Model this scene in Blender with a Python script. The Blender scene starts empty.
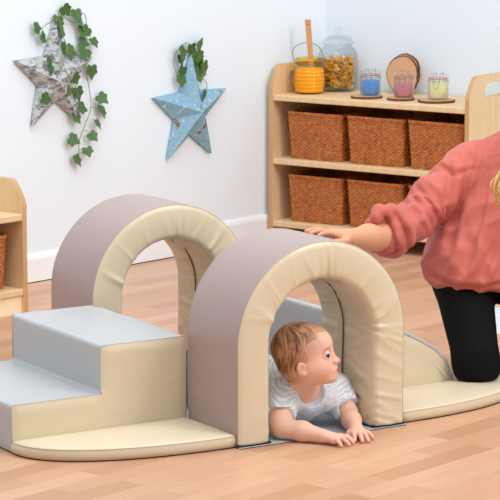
import bpy, bmesh, math, random
import numpy as np
from mathutils import Vector, Matrix, noise
random.seed(7)
SC = bpy.context.scene
COL = SC.collection
PI = math.pi

# ---------------------------------------------------------------- helpers
def link(o): COL.objects.link(o); return o

def obj(name, bm, mat=None, parent=None, smooth=False, loc=None):
    me = bpy.data.meshes.new(name)
    if smooth:
        for f in bm.faces: f.smooth = True
    bm.to_mesh(me); bm.free()
    o = link(bpy.data.objects.new(name, me))
    if mat: me.materials.append(mat)
    if parent: o.parent = parent
    if loc: o.location = loc
    return o

def meshobj(name, vs, fs, mat=None, parent=None, smooth=True, colors=None):
    me = bpy.data.meshes.new(name)
    me.from_pydata([tuple(map(float, v)) for v in vs], [], [tuple(int(i) for i in f) for f in fs])
    me.update()
    if smooth: me.polygons.foreach_set('use_smooth', [True]*len(me.polygons))
    if colors is not None:
        a = me.color_attributes.new('Col', 'FLOAT_COLOR', 'POINT')
        c = np.ones((len(vs), 4), np.float32); c[:, :3] = colors
        a.data.foreach_set('color', c.ravel())
    o = link(bpy.data.objects.new(name, me))
    if mat: me.materials.append(mat)
    if parent: o.parent = parent
    return o

def thing(name, label, cat, loc=(0, 0, 0), rz=0, group=None):
    o = link(bpy.data.objects.new(name, None)); o.location = loc; o.rotation_euler = (0, 0, rz)
    o.empty_display_size = .05
    return tag(o, label, cat, group)

def tag(o, label, cat, group=None, kind=None):
    o['label'] = label; o['category'] = cat
    if group: o['group'] = group
    if kind: o['kind'] = kind
    return o

def dup(root, loc, rz=None, label=None):
    r = root.copy(); COL.objects.link(r); r.location = loc
    if rz is not None: r.rotation_euler = (0, 0, rz)
    if label: r['label'] = label
    for ch in list(root.children):
        c = ch.copy(); COL.objects.link(c); c.parent = r
        for g in list(ch.children):
            d = g.copy(); COL.objects.link(d); d.parent = c
    return r

def box(bm, lo, hi, bev=0):
    vs = [bm.verts.new((x, y, z)) for x in (lo[0], hi[0]) for y in (lo[1], hi[1]) for z in (lo[2], hi[2])]
    fs = [bm.faces.new([vs[i] for i in q]) for q in ((0, 1, 3, 2), (4, 6, 7, 5), (0, 4, 5, 1), (2, 3, 7, 6), (0, 2, 6, 4), (1, 5, 7, 3))]
    if bev:
        es = list({e for f in fs for e in f.edges})
        bmesh.ops.bevel(bm, geom=es, offset=bev, segments=3, profile=.5, affect='EDGES')

def tube(bm, pts, rad, seg=8, caps=True):
    pts = [Vector(p) for p in pts]; n = len(pts)
    rads = rad if isinstance(rad, (list, tuple)) else [rad]*n
    t0 = (pts[1]-pts[0]).normalized()
    nrm = t0.orthogonal().normalized(); rings = []
    for i, p in enumerate(pts):
        t = (pts[min(i+1, n-1)]-pts[max(i-1, 0)]).normalized()
        nrm = (nrm - t*nrm.dot(t)).normalized(); b = t.cross(nrm)
        rings.append([bm.verts.new(p+(nrm*math.cos(2*PI*k/seg)+b*math.sin(2*PI*k/seg))*rads[i]) for k in range(seg)])
    for a, b in zip(rings[:-1], rings[1:]):
        for k in range(seg):
            bm.faces.new((a[k], a[(k+1) % seg], b[(k+1) % seg], b[k]))
    if caps:
        bm.faces.new(rings[0][::-1]); bm.faces.new(rings[-1])

def curve_pts(ctrl, n=8):
    c = [Vector(p) for p in ctrl]; c = [c[0]*2-c[1]]+c+[c[-1]*2-c[-2]]; out = []
    for i in range(1, len(c)-2):
        for k in range(n):
            t = k/n; a, b, d, e = c[i-1], c[i], c[i+1], c[i+2]
            out.append(.5*((2*b)+(d-a)*t+(2*a-5*b+4*d-e)*t*t+(3*b-a-3*d+e)*t**3))
    out.append(c[-2]); return out

def lathe(bm, prof, seg=40, close=False):
    rings = []
    for r, z in prof:
        if r < 1e-6: rings.append([bm.verts.new((0, 0, z))])
        else: rings.append([bm.verts.new((r*math.cos(2*PI*k/seg), r*math.sin(2*PI*k/seg), z)) for k in range(seg)])
    prs = list(zip(rings[:-1], rings[1:]))
    if close: prs.append((rings[-1], rings[0]))
    for a, b in prs:
        for k in range(seg):
            k2 = (k+1) % seg
            if len(a) == 1 and len(b) == 1: continue
            if len(a) == 1: bm.faces.new((a[0], b[k2], b[k]))
            elif len(b) == 1: bm.faces.new((a[k], a[k2], b[0]))
            else: bm.faces.new((a[k], a[k2], b[k2], b[k]))

# ---------------------------------------------------------------- materials
def S(h):   # sRGB 0-255 -> linear
    return tuple((c/255/12.92 if c/255 <= .04045 else ((c/255+.055)/1.055)**2.4) for c in h)+(1,)

class N:
    def __init__(s, name):
        s.m = bpy.data.materials.new(name); s.m.use_nodes = True
        s.nt = s.m.node_tree; s.nt.nodes.clear()
        s.out = s.n('ShaderNodeOutputMaterial')
    def n(s, t, **kw):
        nd = s.nt.nodes.new(t)
        for k, v in kw.items():
            if hasattr(nd, k): setattr(nd, k, v)
        return nd
    def l(s, a, b): s.nt.links.new(a, b)
    def coord(s, kind='Object', scale=(1, 1, 1), rot=(0, 0, 0)):
        c = s.n('ShaderNodeTexCoord'); mp = s.n('ShaderNodeMapping')
        mp.inputs['Scale'].default_value = scale; mp.inputs['Rotation'].default_value = rot
        s.l(c.outputs[kind], mp.inputs['Vector']); return mp.outputs['Vector']
    def noise(s, v, sc, det=4, rough=.5):
        q = s.n('ShaderNodeTexNoise'); q.inputs['Scale'].default_value = sc; q.inputs['Detail'].default_value = det
        q.inputs['Roughness'].default_value = rough; s.l(v, q.inputs['Vector']); return q.outputs['Fac']
    def ramp(s, f, stops, interp='LINEAR'):
        r = s.n('ShaderNodeValToRGB'); cr = r.color_ramp; cr.interpolation = interp
        while len(cr.elements) < len(stops): cr.elements.new(.5)
        for e, (p, c) in zip(cr.elements, stops): e.position = p; e.color = c
        s.l(f, r.inputs['Fac']); return r.outputs['Color']
    def mix(s, f, a, b, mode='MIX'):
        x = s.n('ShaderNodeMix'); x.data_type = 'RGBA'; x.blend_type = mode
        for i, v in ((0, f), (6, a), (7, b)):
            if isinstance(v, bpy.types.NodeSocket): s.l(v, x.inputs[i])
            else: x.inputs[i].default_value = v
        return x.outputs[2]
    def bump(s, h, st=.2, d=.002):
        b = s.n('ShaderNodeBump'); b.inputs['Strength'].default_value = st; b.inputs['Distance'].default_value = d
        s.l(h, b.inputs['Height']); return b.outputs['Normal']
    def bsdf(s, col, rough=.5, normal=None, **kw):
        p = s.n('ShaderNodeBsdfPrincipled')
        if isinstance(col, bpy.types.NodeSocket): s.l(col, p.inputs['Base Color'])
        else: p.inputs['Base Color'].default_value = col
        p.inputs['Roughness'].default_value = rough
        if normal is not None: s.l(normal, p.inputs['Normal'])
        for k, v in kw.items(): p.inputs[k.replace('_', ' ')].default_value = v
        s.l(p.outputs[0], s.out.inputs[0]); return s.m

def m_plain(name, rgb, rough=.5, var=.04, scale=20, bump=.1, bd=.001, **kw):
    q = N(name); v = q.coord(); f = q.noise(v, scale)
    c = S(rgb); a = tuple(x*(1-var) for x in c[:3])+(1,); b = tuple(min(1, x*(1+var)) for x in c[:3])+(1,)
    col = q.ramp(f, [(.3, a), (.7, b)])
    return q.bsdf(col, rough, q.bump(q.noise(v, scale*6), bump, bd), **kw)

def m_vinyl(name, rgb, rough=.36):
    q = N(name); v = q.coord(); c = S(rgb)
    col = q.ramp(q.noise(v, 3, 3), [(.3, tuple(x*.97 for x in c[:3])+(1,)), (.7, c)])
    h = q.noise(v, 14, 3)
    return q.bsdf(col, rough, q.bump(h, .25, .004), Specular_IOR_Level=.6)

def m_wood(name, a, b, rough=.45, scale=(30, 30, 3)):
    q = N(name); v = q.coord(scale=scale)
    f = q.noise(v, 1.2, 6, .6)
    col = q.ramp(f, [(.3, S(a)), (.7, S(b))])
    return q.bsdf(col, rough, q.bump(f, .05, .001))

def m_attr(name, rough=.5, bump=.1, bs=200, sss=0, spec=.4):
    q = N(name); a = q.n('ShaderNodeAttribute', attribute_name='Col')
    v = q.coord()
    p = q.bsdf(a.outputs['Color'], rough, q.bump(q.noise(v, bs, 3), bump, .001), Specular_IOR_Level=spec)
    if sss:
        b = [x for x in q.nt.nodes if x.type == 'BSDF_PRINCIPLED'][0]
        b.inputs['Subsurface Weight'].default_value = sss
        b.inputs['Subsurface Radius'].default_value = (.012, .005, .003); b.inputs['Subsurface Scale'].default_value = .5
    return p

def m_glass(name, col=(1, 1, 1, 1), rough=0., ior=1.45):
    q = N(name); return q.bsdf(col, rough, None, Transmission_Weight=1.0, IOR=ior)

def m_thin(name, tint):
    q = N(name); t = q.n('ShaderNodeBsdfTransparent'); t.inputs[0].default_value = tint
    g = q.n('ShaderNodeBsdfGlossy'); g.inputs['Roughness'].default_value = .04
    f0 = q.n('ShaderNodeLayerWeight'); f0.inputs['Blend'].default_value = .5
    mx = q.n('ShaderNodeMixShader'); 
    f = q.n('ShaderNodeMath', operation='POWER'); q.l(f0.outputs['Facing'], f.inputs[0]); f.inputs[1].default_value = 2.6
    f2 = q.n('ShaderNodeMath', operation='MULTIPLY_ADD'); q.l(f.outputs[0], f2.inputs[0]); f2.inputs[1].default_value = .5; f2.inputs[2].default_value = .03
    q.l(f2.outputs[0], mx.inputs[0]); q.l(t.outputs[0], mx.inputs[1]); q.l(g.outputs[0], mx.inputs[2])
    q.l(mx.outputs[0], q.out.inputs[0]); return q.m
M = {}
M['cream'] = m_vinyl('cream_vinyl', (221, 205, 175))
M['mauve'] = m_vinyl('mauve_vinyl', (172, 150, 147), .38)
M['grey'] = m_vinyl('grey_vinyl', (186, 188, 190), .38)
M['pipe'] = m_plain('piping_vinyl', (186, 168, 154), .5)
M['pipe_grey'] = m_plain('grey_piping', (188, 190, 192), .5)
M['zip'] = m_plain('brown_zip', (112, 82, 58), .6)
M['black'] = m_plain('black_underside', (22, 22, 24), .7)
M['beech'] = m_wood('beech_ply', (222, 188, 142), (234, 204, 160))
M['beech_edge'] = m_wood('beech_edge', (196, 150, 100), (210, 166, 116))
M['cream_board'] = m_wood('cream_board', (250, 228, 186), (254, 236, 200))
M['steel'] = m_plain('steel_wire', (120, 122, 125), .3, Metallic=.8)
M['rubber'] = m_plain('orange_gasket', (225, 130, 95), .6)
M['glass'] = m_thin('clear_glass', (.965, .98, .985, 1))
M['amber'] = m_thin('amber_glass', (1, .88, .50, 1))
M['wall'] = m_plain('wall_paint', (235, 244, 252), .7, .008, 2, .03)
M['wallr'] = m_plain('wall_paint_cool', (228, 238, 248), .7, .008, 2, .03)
M['trim'] = m_plain('white_gloss_trim', (244, 246, 249), .35, .005, 3, .02)
M['gap'] = m_plain('dark_gap_strip', (70, 60, 55), .8)

def m_floor():
    q = N('laminate_floor'); v = q.coord(rot=(0, 0, -math.radians(17.25)))
    br = q.n('ShaderNodeTexBrick'); br.offset = .37; br.offset_frequency = 2; br.squash = 1
    br.inputs['Scale'].default_value = 1; br.inputs['Mortar Size'].default_value = .0006
    br.inputs['Brick Width'].default_value = .50; br.inputs['Row Height'].default_value = .082
    br.inputs['Color1'].default_value = S((186, 138, 107)); br.inputs['Color2'].default_value = S((214, 171, 140))
    br.inputs['Mortar'].default_value = S((182, 134, 98)); br.inputs['Bias'].default_value = 0
    q.l(v, br.inputs['Vector'])
    mp = q.n('ShaderNodeMapping'); mp.inputs['Scale'].default_value = (2.2, 26, 1); q.l(v, mp.inputs['Vector'])
    g = q.noise(mp.outputs[0], 1.6, 6, .62)
    col = q.mix(q.ramp(g, [(.35, (0, 0, 0, 1)), (.75, (1, 1, 1, 1))]), br.outputs['Color'], S((198, 146, 112)), 'MIX')
    col = q.mix(.6, br.outputs['Color'], col)
    big = q.ramp(q.noise(v, 1.1, 2), [(.3, (.95, .95, .95, 1)), (.7, (1.03, 1.02, 1, 1))])
    col = q.mix(1.0, col, big, 'MULTIPLY')
    return q.bsdf(col, .38, q.bump(g, .04, .001), Specular_IOR_Level=.4)
M['floor'] = m_floor()

def m_wicker():
    q = N('wicker'); v = q.coord()
    c = q.ramp(q.noise(v, 45, 3), [(.25, S((142, 74, 28))), (.5, S((190, 108, 48))), (.8, S((222, 148, 82)))])
    mp = q.coord(scale=(1, 1, 6))
    g = q.noise(mp, 12, 2)
    c = q.mix(.25, c, q.ramp(g, [(.3, S((146, 76, 30))), (.7, S((206, 126, 64)))]))
    return q.bsdf(c, .5, q.bump(q.noise(v, 300, 2), .2, .001))
M['wicker'] = m_wicker()

def m_star(name, base, chips, thr, sc=30):
    q = N(name); v = q.coord(scale=(1, 1, 1)); mp = q.coord(scale=(1, 1, 2.2), rot=(.4, .5, .3))
    f = q.noise(mp, sc, 8, .75); g = q.noise(q.coord(scale=(1, 1, .6), rot=(0, -.6, 0)), 17, 4, .6)
    mask = q.ramp(f, thr[0]); mask2 = q.ramp(g, thr[1])
    c = q.mix(mask, base, chips[0]); c = q.mix(mask2, c, chips[1])
    f3 = q.noise(q.coord(scale=(3, 3, 1), rot=(0, .5, 0)), 22, 5, .65)
    c = q.mix(q.ramp(f3, [(.59, (0, 0, 0, 1)), (.66, (1, 1, 1, 1))]), c, chips[2])
    return q.bsdf(c, .7, q.bump(f, .5, .003))
M['star_w'] = m_star('weathered_white_bark', S((190, 193, 196)), [S((84, 83, 83)), S((150, 98, 70)), S((232, 233, 233))],
                     ([(.47, (0, 0, 0, 1)), (.60, (1, 1, 1, 1))], [(.66, (0, 0, 0, 1)), (.68, (1, 1, 1, 1))]))
M['star_b'] = m_star('weathered_blue_paint', S((140, 180, 200)), [S((120, 166, 190)), S((128, 92, 70)), S((206, 222, 230))],
                     ([(.42, (0, 0, 0, 1)), (.65, (1, 1, 1, 1))], [(.605, (0, 0, 0, 1)), (.62, (1, 1, 1, 1))]))

def m_leaf():
    q = N('ivy_leaf'); v = q.coord()
    c = q.ramp(q.noise(v, 60, 3), [(.3, S((38, 76, 26))), (.7, S((84, 126, 52)))])
    i = q.n('ShaderNodeObjectInfo')
    c2 = q.mix(i.outputs['Random'], c, S((54, 98, 34)))
    return q.bsdf(q.mix(.5, c, c2), .45)
M['leaf'] = m_leaf(); M['stem'] = m_plain('ivy_stem', (118, 128, 92), .6)

def m_slice():
    q = N('wood_slice_face'); v = q.coord()
    w = q.n('ShaderNodeTexWave', wave_type='RINGS', rings_direction='Z'); w.inputs['Scale'].default_value = 38
    w.inputs['Distortion'].default_value = 2.5; w.inputs['Detail'].default_value = 2; w.inputs['Detail Scale'].default_value = 4
    q.l(v, w.inputs['Vector'])
    c = q.ramp(w.outputs['Fac'], [(.0, S((206, 152, 110))), (1, S((222, 172, 130)))])
    return q.bsdf(c, .6)
M['slice'] = m_slice()
M['bark'] = m_plain('bark', (112, 70, 46), .9, .35, 60, .8, .004)
def m_sand(name, rgb):
    return m_plain(name, rgb, .95, .1, 240, .4, .001)
M['sand_b'] = m_sand('blue_sand', (92, 150, 215)); M['sand_p'] = m_sand('pink_sand', (205, 130, 140)); M['sand_y'] = m_sand('yellow_sand', (238, 232, 176))
M['honey'] = m_plain('honey_fill', (255, 206, 50), .3, .05, 10, 0)
M['pasta'] = m_plain('dry_pasta', (240, 176, 60), .5, .12, 30, .2)
M['skin'] = m_attr('skin', .5, .06, 260, .12, .35)
M['cloth_attr'] = m_attr('cloth_attr', .85, .2, 500, 0, .2)
M['hair_attr'] = m_attr('hair_attr', .55, .5, 120, 0, .3)
M['leggings'] = m_plain('black_leggings', (13, 13, 15), .85, .1, 30, .2, Specular_IOR_Level=.15)
M['navy'] = m_plain('navy_denim', (44, 62, 104), .85, .35, 40, .3)
M['eye'] = m_attr('eye', .1, 0, 10, 0, .6)
M['rug'] = m_plain('white_fleece', (236, 237, 240), .95, .06, 40, 1, .01)
M['mat'] = m_vinyl('grey_mat', (176, 183, 192), .5)

def m_blouse():
    q = N('coral_blouse'); v = q.coord(); c = S((194, 101, 88))
    col = q.ramp(q.noise(v, 5, 3), [(.3, tuple(x*.93 for x in c[:3])+(1,)), (.7, tuple(min(1, x*1.06) for x in c[:3])+(1,))])
    h = q.noise(v, 500, 2)
    m = q.bsdf(col, .7, q.bump(h, .15, .001), Specular_IOR_Level=.25)
    b = [x for x in q.nt.nodes if x.type == 'BSDF_PRINCIPLED'][0]
    b.inputs['Sheen Weight'].default_value = .15
    return m
M['blouse'] = m_blouse()

# ---------------------------------------------------------------- room
DL = Vector((0.95501356, 0.29656213, 0)); NO = Vector((0.29656213, -0.95501356, 0))   # along the left wall / out of it
A0 = Vector((0.744831, 2.8825072, 0))
AL = math.atan2(DL.y, DL.x)
E1 = Vector((0.38708113, -0.92204566, 0)); B1 = Vector((0.92204566, 0.38708113, 0))   # along the right wall / into it
F0 = Vector((2.18882758, 3.27855808, 0))
CORNER = Vector((2.5843, 3.4537, 0))
H = 2.4
def struct(name, bm, mat, **k):
    o = obj(name, bm, mat, **k); o['kind'] = 'structure'; return o
def slab(bm, p, q, out, th, z0, z1):
    """a solid wall board from p to q, thickness th away from `out`"""
    p, q = Vector(p), Vector(q); vs = []
    for z in (z0, z1):
        for b in (p, q, q-out*th, p-out*th): vs.append(bm.verts.new((b.x, b.y, z)))
    for f in ((0, 1, 5, 4), (1, 2, 6, 5), (2, 3, 7, 6), (3, 0, 4, 7), (4, 5, 6, 7), (3, 2, 1, 0)):
        bm.faces.new([vs[i] for i in f])
bm = bmesh.new(); box(bm, (-8, -9, -.05), (6, 5, 0)); struct('floor', bm, M['floor'])
LEND = A0-DL*3.0
bm = bmesh.new(); slab(bm, LEND, CORNER+DL*.1, NO, .1, 0, H); struct('wall_left', bm, M['wall'])
OUTR = -B1
REND = CORNER+E1*3.2
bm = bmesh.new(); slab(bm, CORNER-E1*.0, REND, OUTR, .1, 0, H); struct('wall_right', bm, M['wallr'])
def baseboard(name, p, q, out):
    bm = bmesh.new(); prof = [(0, .004), (.016, .004), (.016, .098), (.012, .110), (.006, .118), (0, .118)]
    rows = []
    for b in (p, q):
        rows.append([bm.verts.new((b+out*o+Vector((0, 0, z)))) for o, z in prof])
    n = len(prof)
    for i in range(n): bm.faces.new((rows[0][i], rows[1][i], rows[1][(i+1) % n], rows[0][(i+1) % n]))
    bm.faces.new(rows[0][::-1]); bm.faces.new(rows[1])
    bmesh.ops.recalc_face_normals(bm, faces=bm.faces)
    struct(name, bm, M['trim'])
    bm = bmesh.new(); slab(bm, p+out*.0165, q+out*.0165, out, .0165, 0, .004); struct('trim_1' if 'left' in name else 'trim_2', bm, M['gap'])  # dark strip filling the gap between baseboard and floor
baseboard('baseboard_left', LEND, CORNER-DL*.40, NO)
baseboard('baseboard_right', CORNER+E1*.02, REND, OUTR)

# ---------------------------------------------------------------- shelving
def panel_profile(depth, hp, hs):
    """side panel outline in (depth, z): rounded shoulders above the top board"""
    pts = [(0, 0), (depth, 0), (depth, hp-.03)]
    for k in range(1, 7): a = k/6*PI/2; pts.append((depth-.03+.03*math.cos(a), hp-.03+.03*math.sin(a)))
    c0 = .080
    for k in range(0, 6): a = PI/2+k/5*(PI/2-.62); pts.append((c0+.045*math.cos(a), hp-.045+.045*math.sin(a)))
    x1, z1 = pts[-1]
    for k in range(1, 7):
        t = k/6; pts.append((x1*(1-t)**1.5*(1) + 0*t, z1+(hs+.03-z1)*t))
    return pts
def slot_loop(cx, cz, w, h, n=6):
    out = []; r = h/2*.8
    for sx, sz, a0 in ((1, 1, 0), (-1, 1, PI/2), (-1, -1, PI), (1, -1, 1.5*PI)):
        for k in range(n+1):
            a = a0+k/n*PI/2; out.append((cx+sx*(w/2-r)+r*math.cos(a), cz+sz*(h/2-r)+r*math.sin(a)))
    return out
def side_panel(x0, x1, depth, hp, hs, parent):
    bm = bmesh.new()
    def loop(pts): 
        vs = [bm.verts.new((x0, d, z)) for d, z in pts]
        return [bm.edges.new((vs[i], vs[(i+1) % len(vs)])) for i in range(len(vs))]
    es = loop(panel_profile(depth, hp, hs))+loop(slot_loop(depth*.52, hp-.066, .17, .060))
    bmesh.ops.triangle_fill(bm, use_beauty=True, use_dissolve=False, edges=es)
    r = bmesh.ops.extrude_face_region(bm, geom=bm.faces[:])
    for v in r['geom']:
        if isinstance(v, bmesh.types.BMVert): v.co.x = x1
    bmesh.ops.recalc_face_normals(bm, faces=bm.faces)
    o = obj('side_panel', bm, M['beech'], parent)
    o.data.materials.append(M['beech_edge'])
    for p in o.data.polygons:
        if abs(p.normal.x) < .5: p.material_index = 1
    b = o.modifiers.new('bev', 'BEVEL'); b.width = .004; b.segments = 2; b.limit_method = 'ANGLE'; b.angle_limit = .9
    return o
def shelf_unit(root, w, depth, hp, levels, plinth):
    T = .022
    side_panel(0-T, 0, depth, hp, levels[-1], root); side_panel(w, w+T, depth, hp, levels[-1], root)
    for z in levels:
        bm = bmesh.new(); box(bm, (0, 0, z-.027), (w, depth-.012, z), .005); obj('shelf', bm, M['beech'], root)
    bm = bmesh.new(); box(bm, (0, depth-.012, .03), (w, depth, levels[-1])); obj('back_panel', bm, M['beech'], root)
    if plinth:
        bm = bmesh.new(); box(bm, (0, .012, .0), (w, .03, levels[0]-.027)); obj('plinth', bm, M['cream_board'], root)
SH_R = math.atan2(E1.y, E1.x)
DEP = .42
shelf = thing('shelf_unit', 'tall beech shelf unit holding six wicker baskets in two rows and glass jars on top', 'shelf', F0, SH_R)
LV = [.095, .380, .667]
shelf_unit(shelf, 1.0, DEP, .80, LV, False)
CAB0 = A0+DL*(-.4657)+NO*.4699
CW = .8
cab = thing('shelf_unit', 'low beech shelf unit with cream plinth cut off by the left picture edge', 'shelf', CAB0-DL*CW, AL)
shelf_unit(cab, CW-.0, DEP, .515, [.095, .385], True)
def shp(e, d, z): return F0+E1*e+B1*d+Vector((0, 0, z))
def cabp(s, d, z): return CAB0+DL*s-NO*d+Vector((0, 0, z))

# wicker basket: woven walls as real relief
def basket_mesh(w, d, h):
    r = .025; nst = 20
    def rr(sx, n):     # rounded rect perimeter points, from a scale
        W, D = w/2*sx, d/2*sx; pts = []
        segs = []
        tot = 2*(w+d)
        m = n
        for i in range(m):
            t = i/m*4
            k = int(t); f = t-k
            c = [(-W, -D), (W, -D), (W, D), (-W, D), (-W, -D)]
            x = c[k][0]+(c[k+1][0]-c[k][0])*f; y = c[k][1]+(c[k+1][1]-c[k][1])*f
            ux, uy = abs(x)-(W-r), abs(y)-(D-r)
            if ux > 0 and uy > 0:
                q = math.hypot(ux, uy)
                if q > 1e-6:
                    x = math.copysign(W-r+ux/q*r, x); y = math.copysign(D-r+uy/q*r, y)
            pts.append((x, y))
        return pts
    n = 4*nst*4; rows = 22; zs = rows*4
    bm = bmesh.new(); prev = None; base = None
    for j in range(zs+1):
        z = h*j/zs; sc = .93+.07*(j/zs)
        P = rr(sc, n); ring = []
        row = min(rows-1, int(j/4)); ph = (j % 4)/4
        for i, (x, y) in enumerate(P):
            stake = i/4
            wv = -.0016+.0026*abs(math.sin(PI*(stake+.5)))+math.cos(PI*stake+PI*row)*.0024*math.sin(PI*ph if j < zs else 0)**.6 + .002*abs(math.cos(PI*stake))**8
            if j % 4 == 0: wv = -.0022
            q = math.hypot(x, y)
            nx, ny = (0, 0)
            ax, ay = abs(x)/(w/2*sc), abs(y)/(d/2*sc)
            if ax > ay: nx = math.copysign(1, x)
            else: ny = math.copysign(1, y)
            ring.append(bm.verts.new((x+nx*wv, y+ny*wv, z)))
        if prev:
            for i in range(n): bm.faces.new((prev[i], prev[(i+1) % n], ring[(i+1) % n], ring[i]))
        else: base = ring
        prev = ring
    # inner wall and floor
    P = rr(.955, n); top = [bm.verts.new((x, y, h)) for x, y in P]
    P = rr(.89, n); bot = [bm.verts.new((x, y, .012)) for x, y in P]
    for i in range(n):
        k = (i+1) % n
        bm.faces.new((prev[i], prev[k], top[k], top[i])); bm.faces.new((top[i], top[k], bot[k], bot[i]))
    bm.faces.new(bot); bm.faces.new(base[::-1])
    # braided rim
    rim = bmesh.new(); P = rr(.985, 160)
    for s in (0, 1):
        pts = []
        for i in range(161):
            x, y = P[i % 160]; a = i/160*2*PI*26+s*PI
            k = .0045*math.cos(a); L = math.hypot(x, y)
            pts.append((x+x/L*k, y+y/L*k, h+.003+.0045*math.sin(a)))
        tube(rim, pts, .0055, 6, False)
    return bm, rim
def make_basket(label, loc, rz):
    t = thing('wicker_basket', label, 'basket', loc, rz, 'wicker storage baskets')
    bm, rim = basket_mesh(.292, .36, .202)
    obj('basket_body', bm, M['wicker'], t, True); obj('rim', rim, M['wicker'], t, True)
    return t
BX = [.196, .515, .834]
bl = {(1, 0): 'brown wicker basket on the upper shelf, leftmost, under the amber honey jar',
      (1, 1): 'brown wicker basket in the middle of the upper shelf, under the blue sand jar',
      (1, 2): 'brown wicker basket at the right end of the upper shelf, under the yellow sand jar',
      (0, 0): 'brown wicker basket on the lower shelf, leftmost and nearest the room corner',
      (0, 1): 'brown wicker basket in the middle of the lower shelf, above the adult\'s forearm',
      (0, 2): 'brown wicker basket on the lower shelf mostly hidden by the coral sleeve'}
b0 = None
for (lv, i), lb in bl.items():
    p = shp(BX[i]+(.004 if lv == 0 else 0), .215, LV[lv]); rz = SH_R+[.0, .015, -.01][i]*(1 if lv else -1)
    if b0 is None: b0 = make_basket(lb, p, rz)
    else: dup(b0, p, rz, lb)
dup(b0, cabp(-.190, .215, .095), AL, 'brown wicker basket in the low shelf unit at the left picture edge')

# ---------------------------------------------------------------- jars and things on the shelf
TOP = LV[2]
def honey_jar():
    p = shp(.098, .148, TOP)
    t = thing('honey_jar', 'ribbed amber glass honey pot with raised wire handle beside the pasta jar', 'jar', p)
    prof_o = [(0, 0), (.046, 0), (.053, .004)]
    nb = 7
    for i in range(nb*6+1):
        f = i/(nb*6); r = .055+.0085*math.sin(PI*min(1, max(0, .12+f*.8)))+.0022*abs(math.sin(PI*nb*f)); prof_o.append((r, .006+f*.100))
    prof_o += [(.0515, .111), (.0515, .117), (.055, .120), (.056, .126), (.054, .133), (.050, .137)]
    prof_i = [(r-.0045, max(z, .006)) for r, z in prof_o[2:]][::-1]
    bm = bmesh.new(); lathe(bm, prof_o+prof_i+[(0, .006)], 48); obj('jar_body', bm, M['amber'], t, True)
    bm = bmesh.new(); rx = Vector((.85, -.526, 0))
    lathe(bm, [(.0522+.0018*math.cos(a*PI/4), .114+.0018*math.sin(a*PI/4)) for a in range(8)], 40, True); obj('neck_wire', bm, M['steel'], t, True)
    bm = bmesh.new(); c = [(-.056, .116), (-.057, .124), (-.066, .148), (-.066, .168), (-.048, .185), (-.022, .192), (.008, .190), (.034, .174), (.050, .146), (.056, .124), (.056, .116)]
    tube(bm, curve_pts([rx*a+Vector((.15*(b-.116), .1*(b-.116), b)) for a, b in c], 5), .0014, 6); obj('wire_handle', bm, M['steel'], t, True)
    bm = bmesh.new()
    pr = [(0, .0075)]+[(r-.0062, z) for r, z in prof_o[3:] if z < .098]
    lathe(bm, pr+[(0, pr[-1][1])], 40)
    o = obj('honey', bm, M['honey'], None, True, p); tag(o, 'golden honey filling the ribbed amber pot', 'honey', kind='stuff'); t.scale = o.scale = (1.18, 1.18, 1.18)
    # flat wooden stick standing in it
    t2 = thing('wooden_spatula', 'flat wooden spatula standing upright in the amber honey pot', 'spatula', p)
    bm = bmesh.new(); a = Vector((.014, -.010, .03)); b = Vector((-.002, .012, .332)); ax = b-a; ly = Vector((-.526, -.85, 0)); rows = []
    n = 24
    for k in range(n+1):
        f = k/n; w = .0095+.0045*f; th = .004; c = a+ax*f
        if f > .96: w *= .86
        rows.append([bm.verts.new(c+rx*sx*w+ly*sy*th) for sx, sy in ((-1, -1), (-.8, -1.2), (.8, -1.2), (1, -1), (1, 1), (.8, 1.2), (-.8, 1.2), (-1, 1))])
    for q, r in zip(rows[:-1], rows[1:]):
        for k in range(8): bm.faces.new((q[k], q[(k+1) % 8], r[(k+1) % 8], r[k]))
    bm.faces.new(rows[0][::-1]); bm.faces.new(rows[-1])
    bmesh.ops.recalc_face_normals(bm, faces=bm.faces)
    obj('blade', bm, m_wood('spatula_wood', (196, 138, 84), (214, 160, 104)), t2)
    bm = bmesh.new(); c = a+ax*.93
    tube(bm, [c-ly*.0055, c+ly*.0055], .003, 12); obj('hang_hole', bm, M['bark'], t2)
hs = 1.18
honey_jar()

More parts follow.
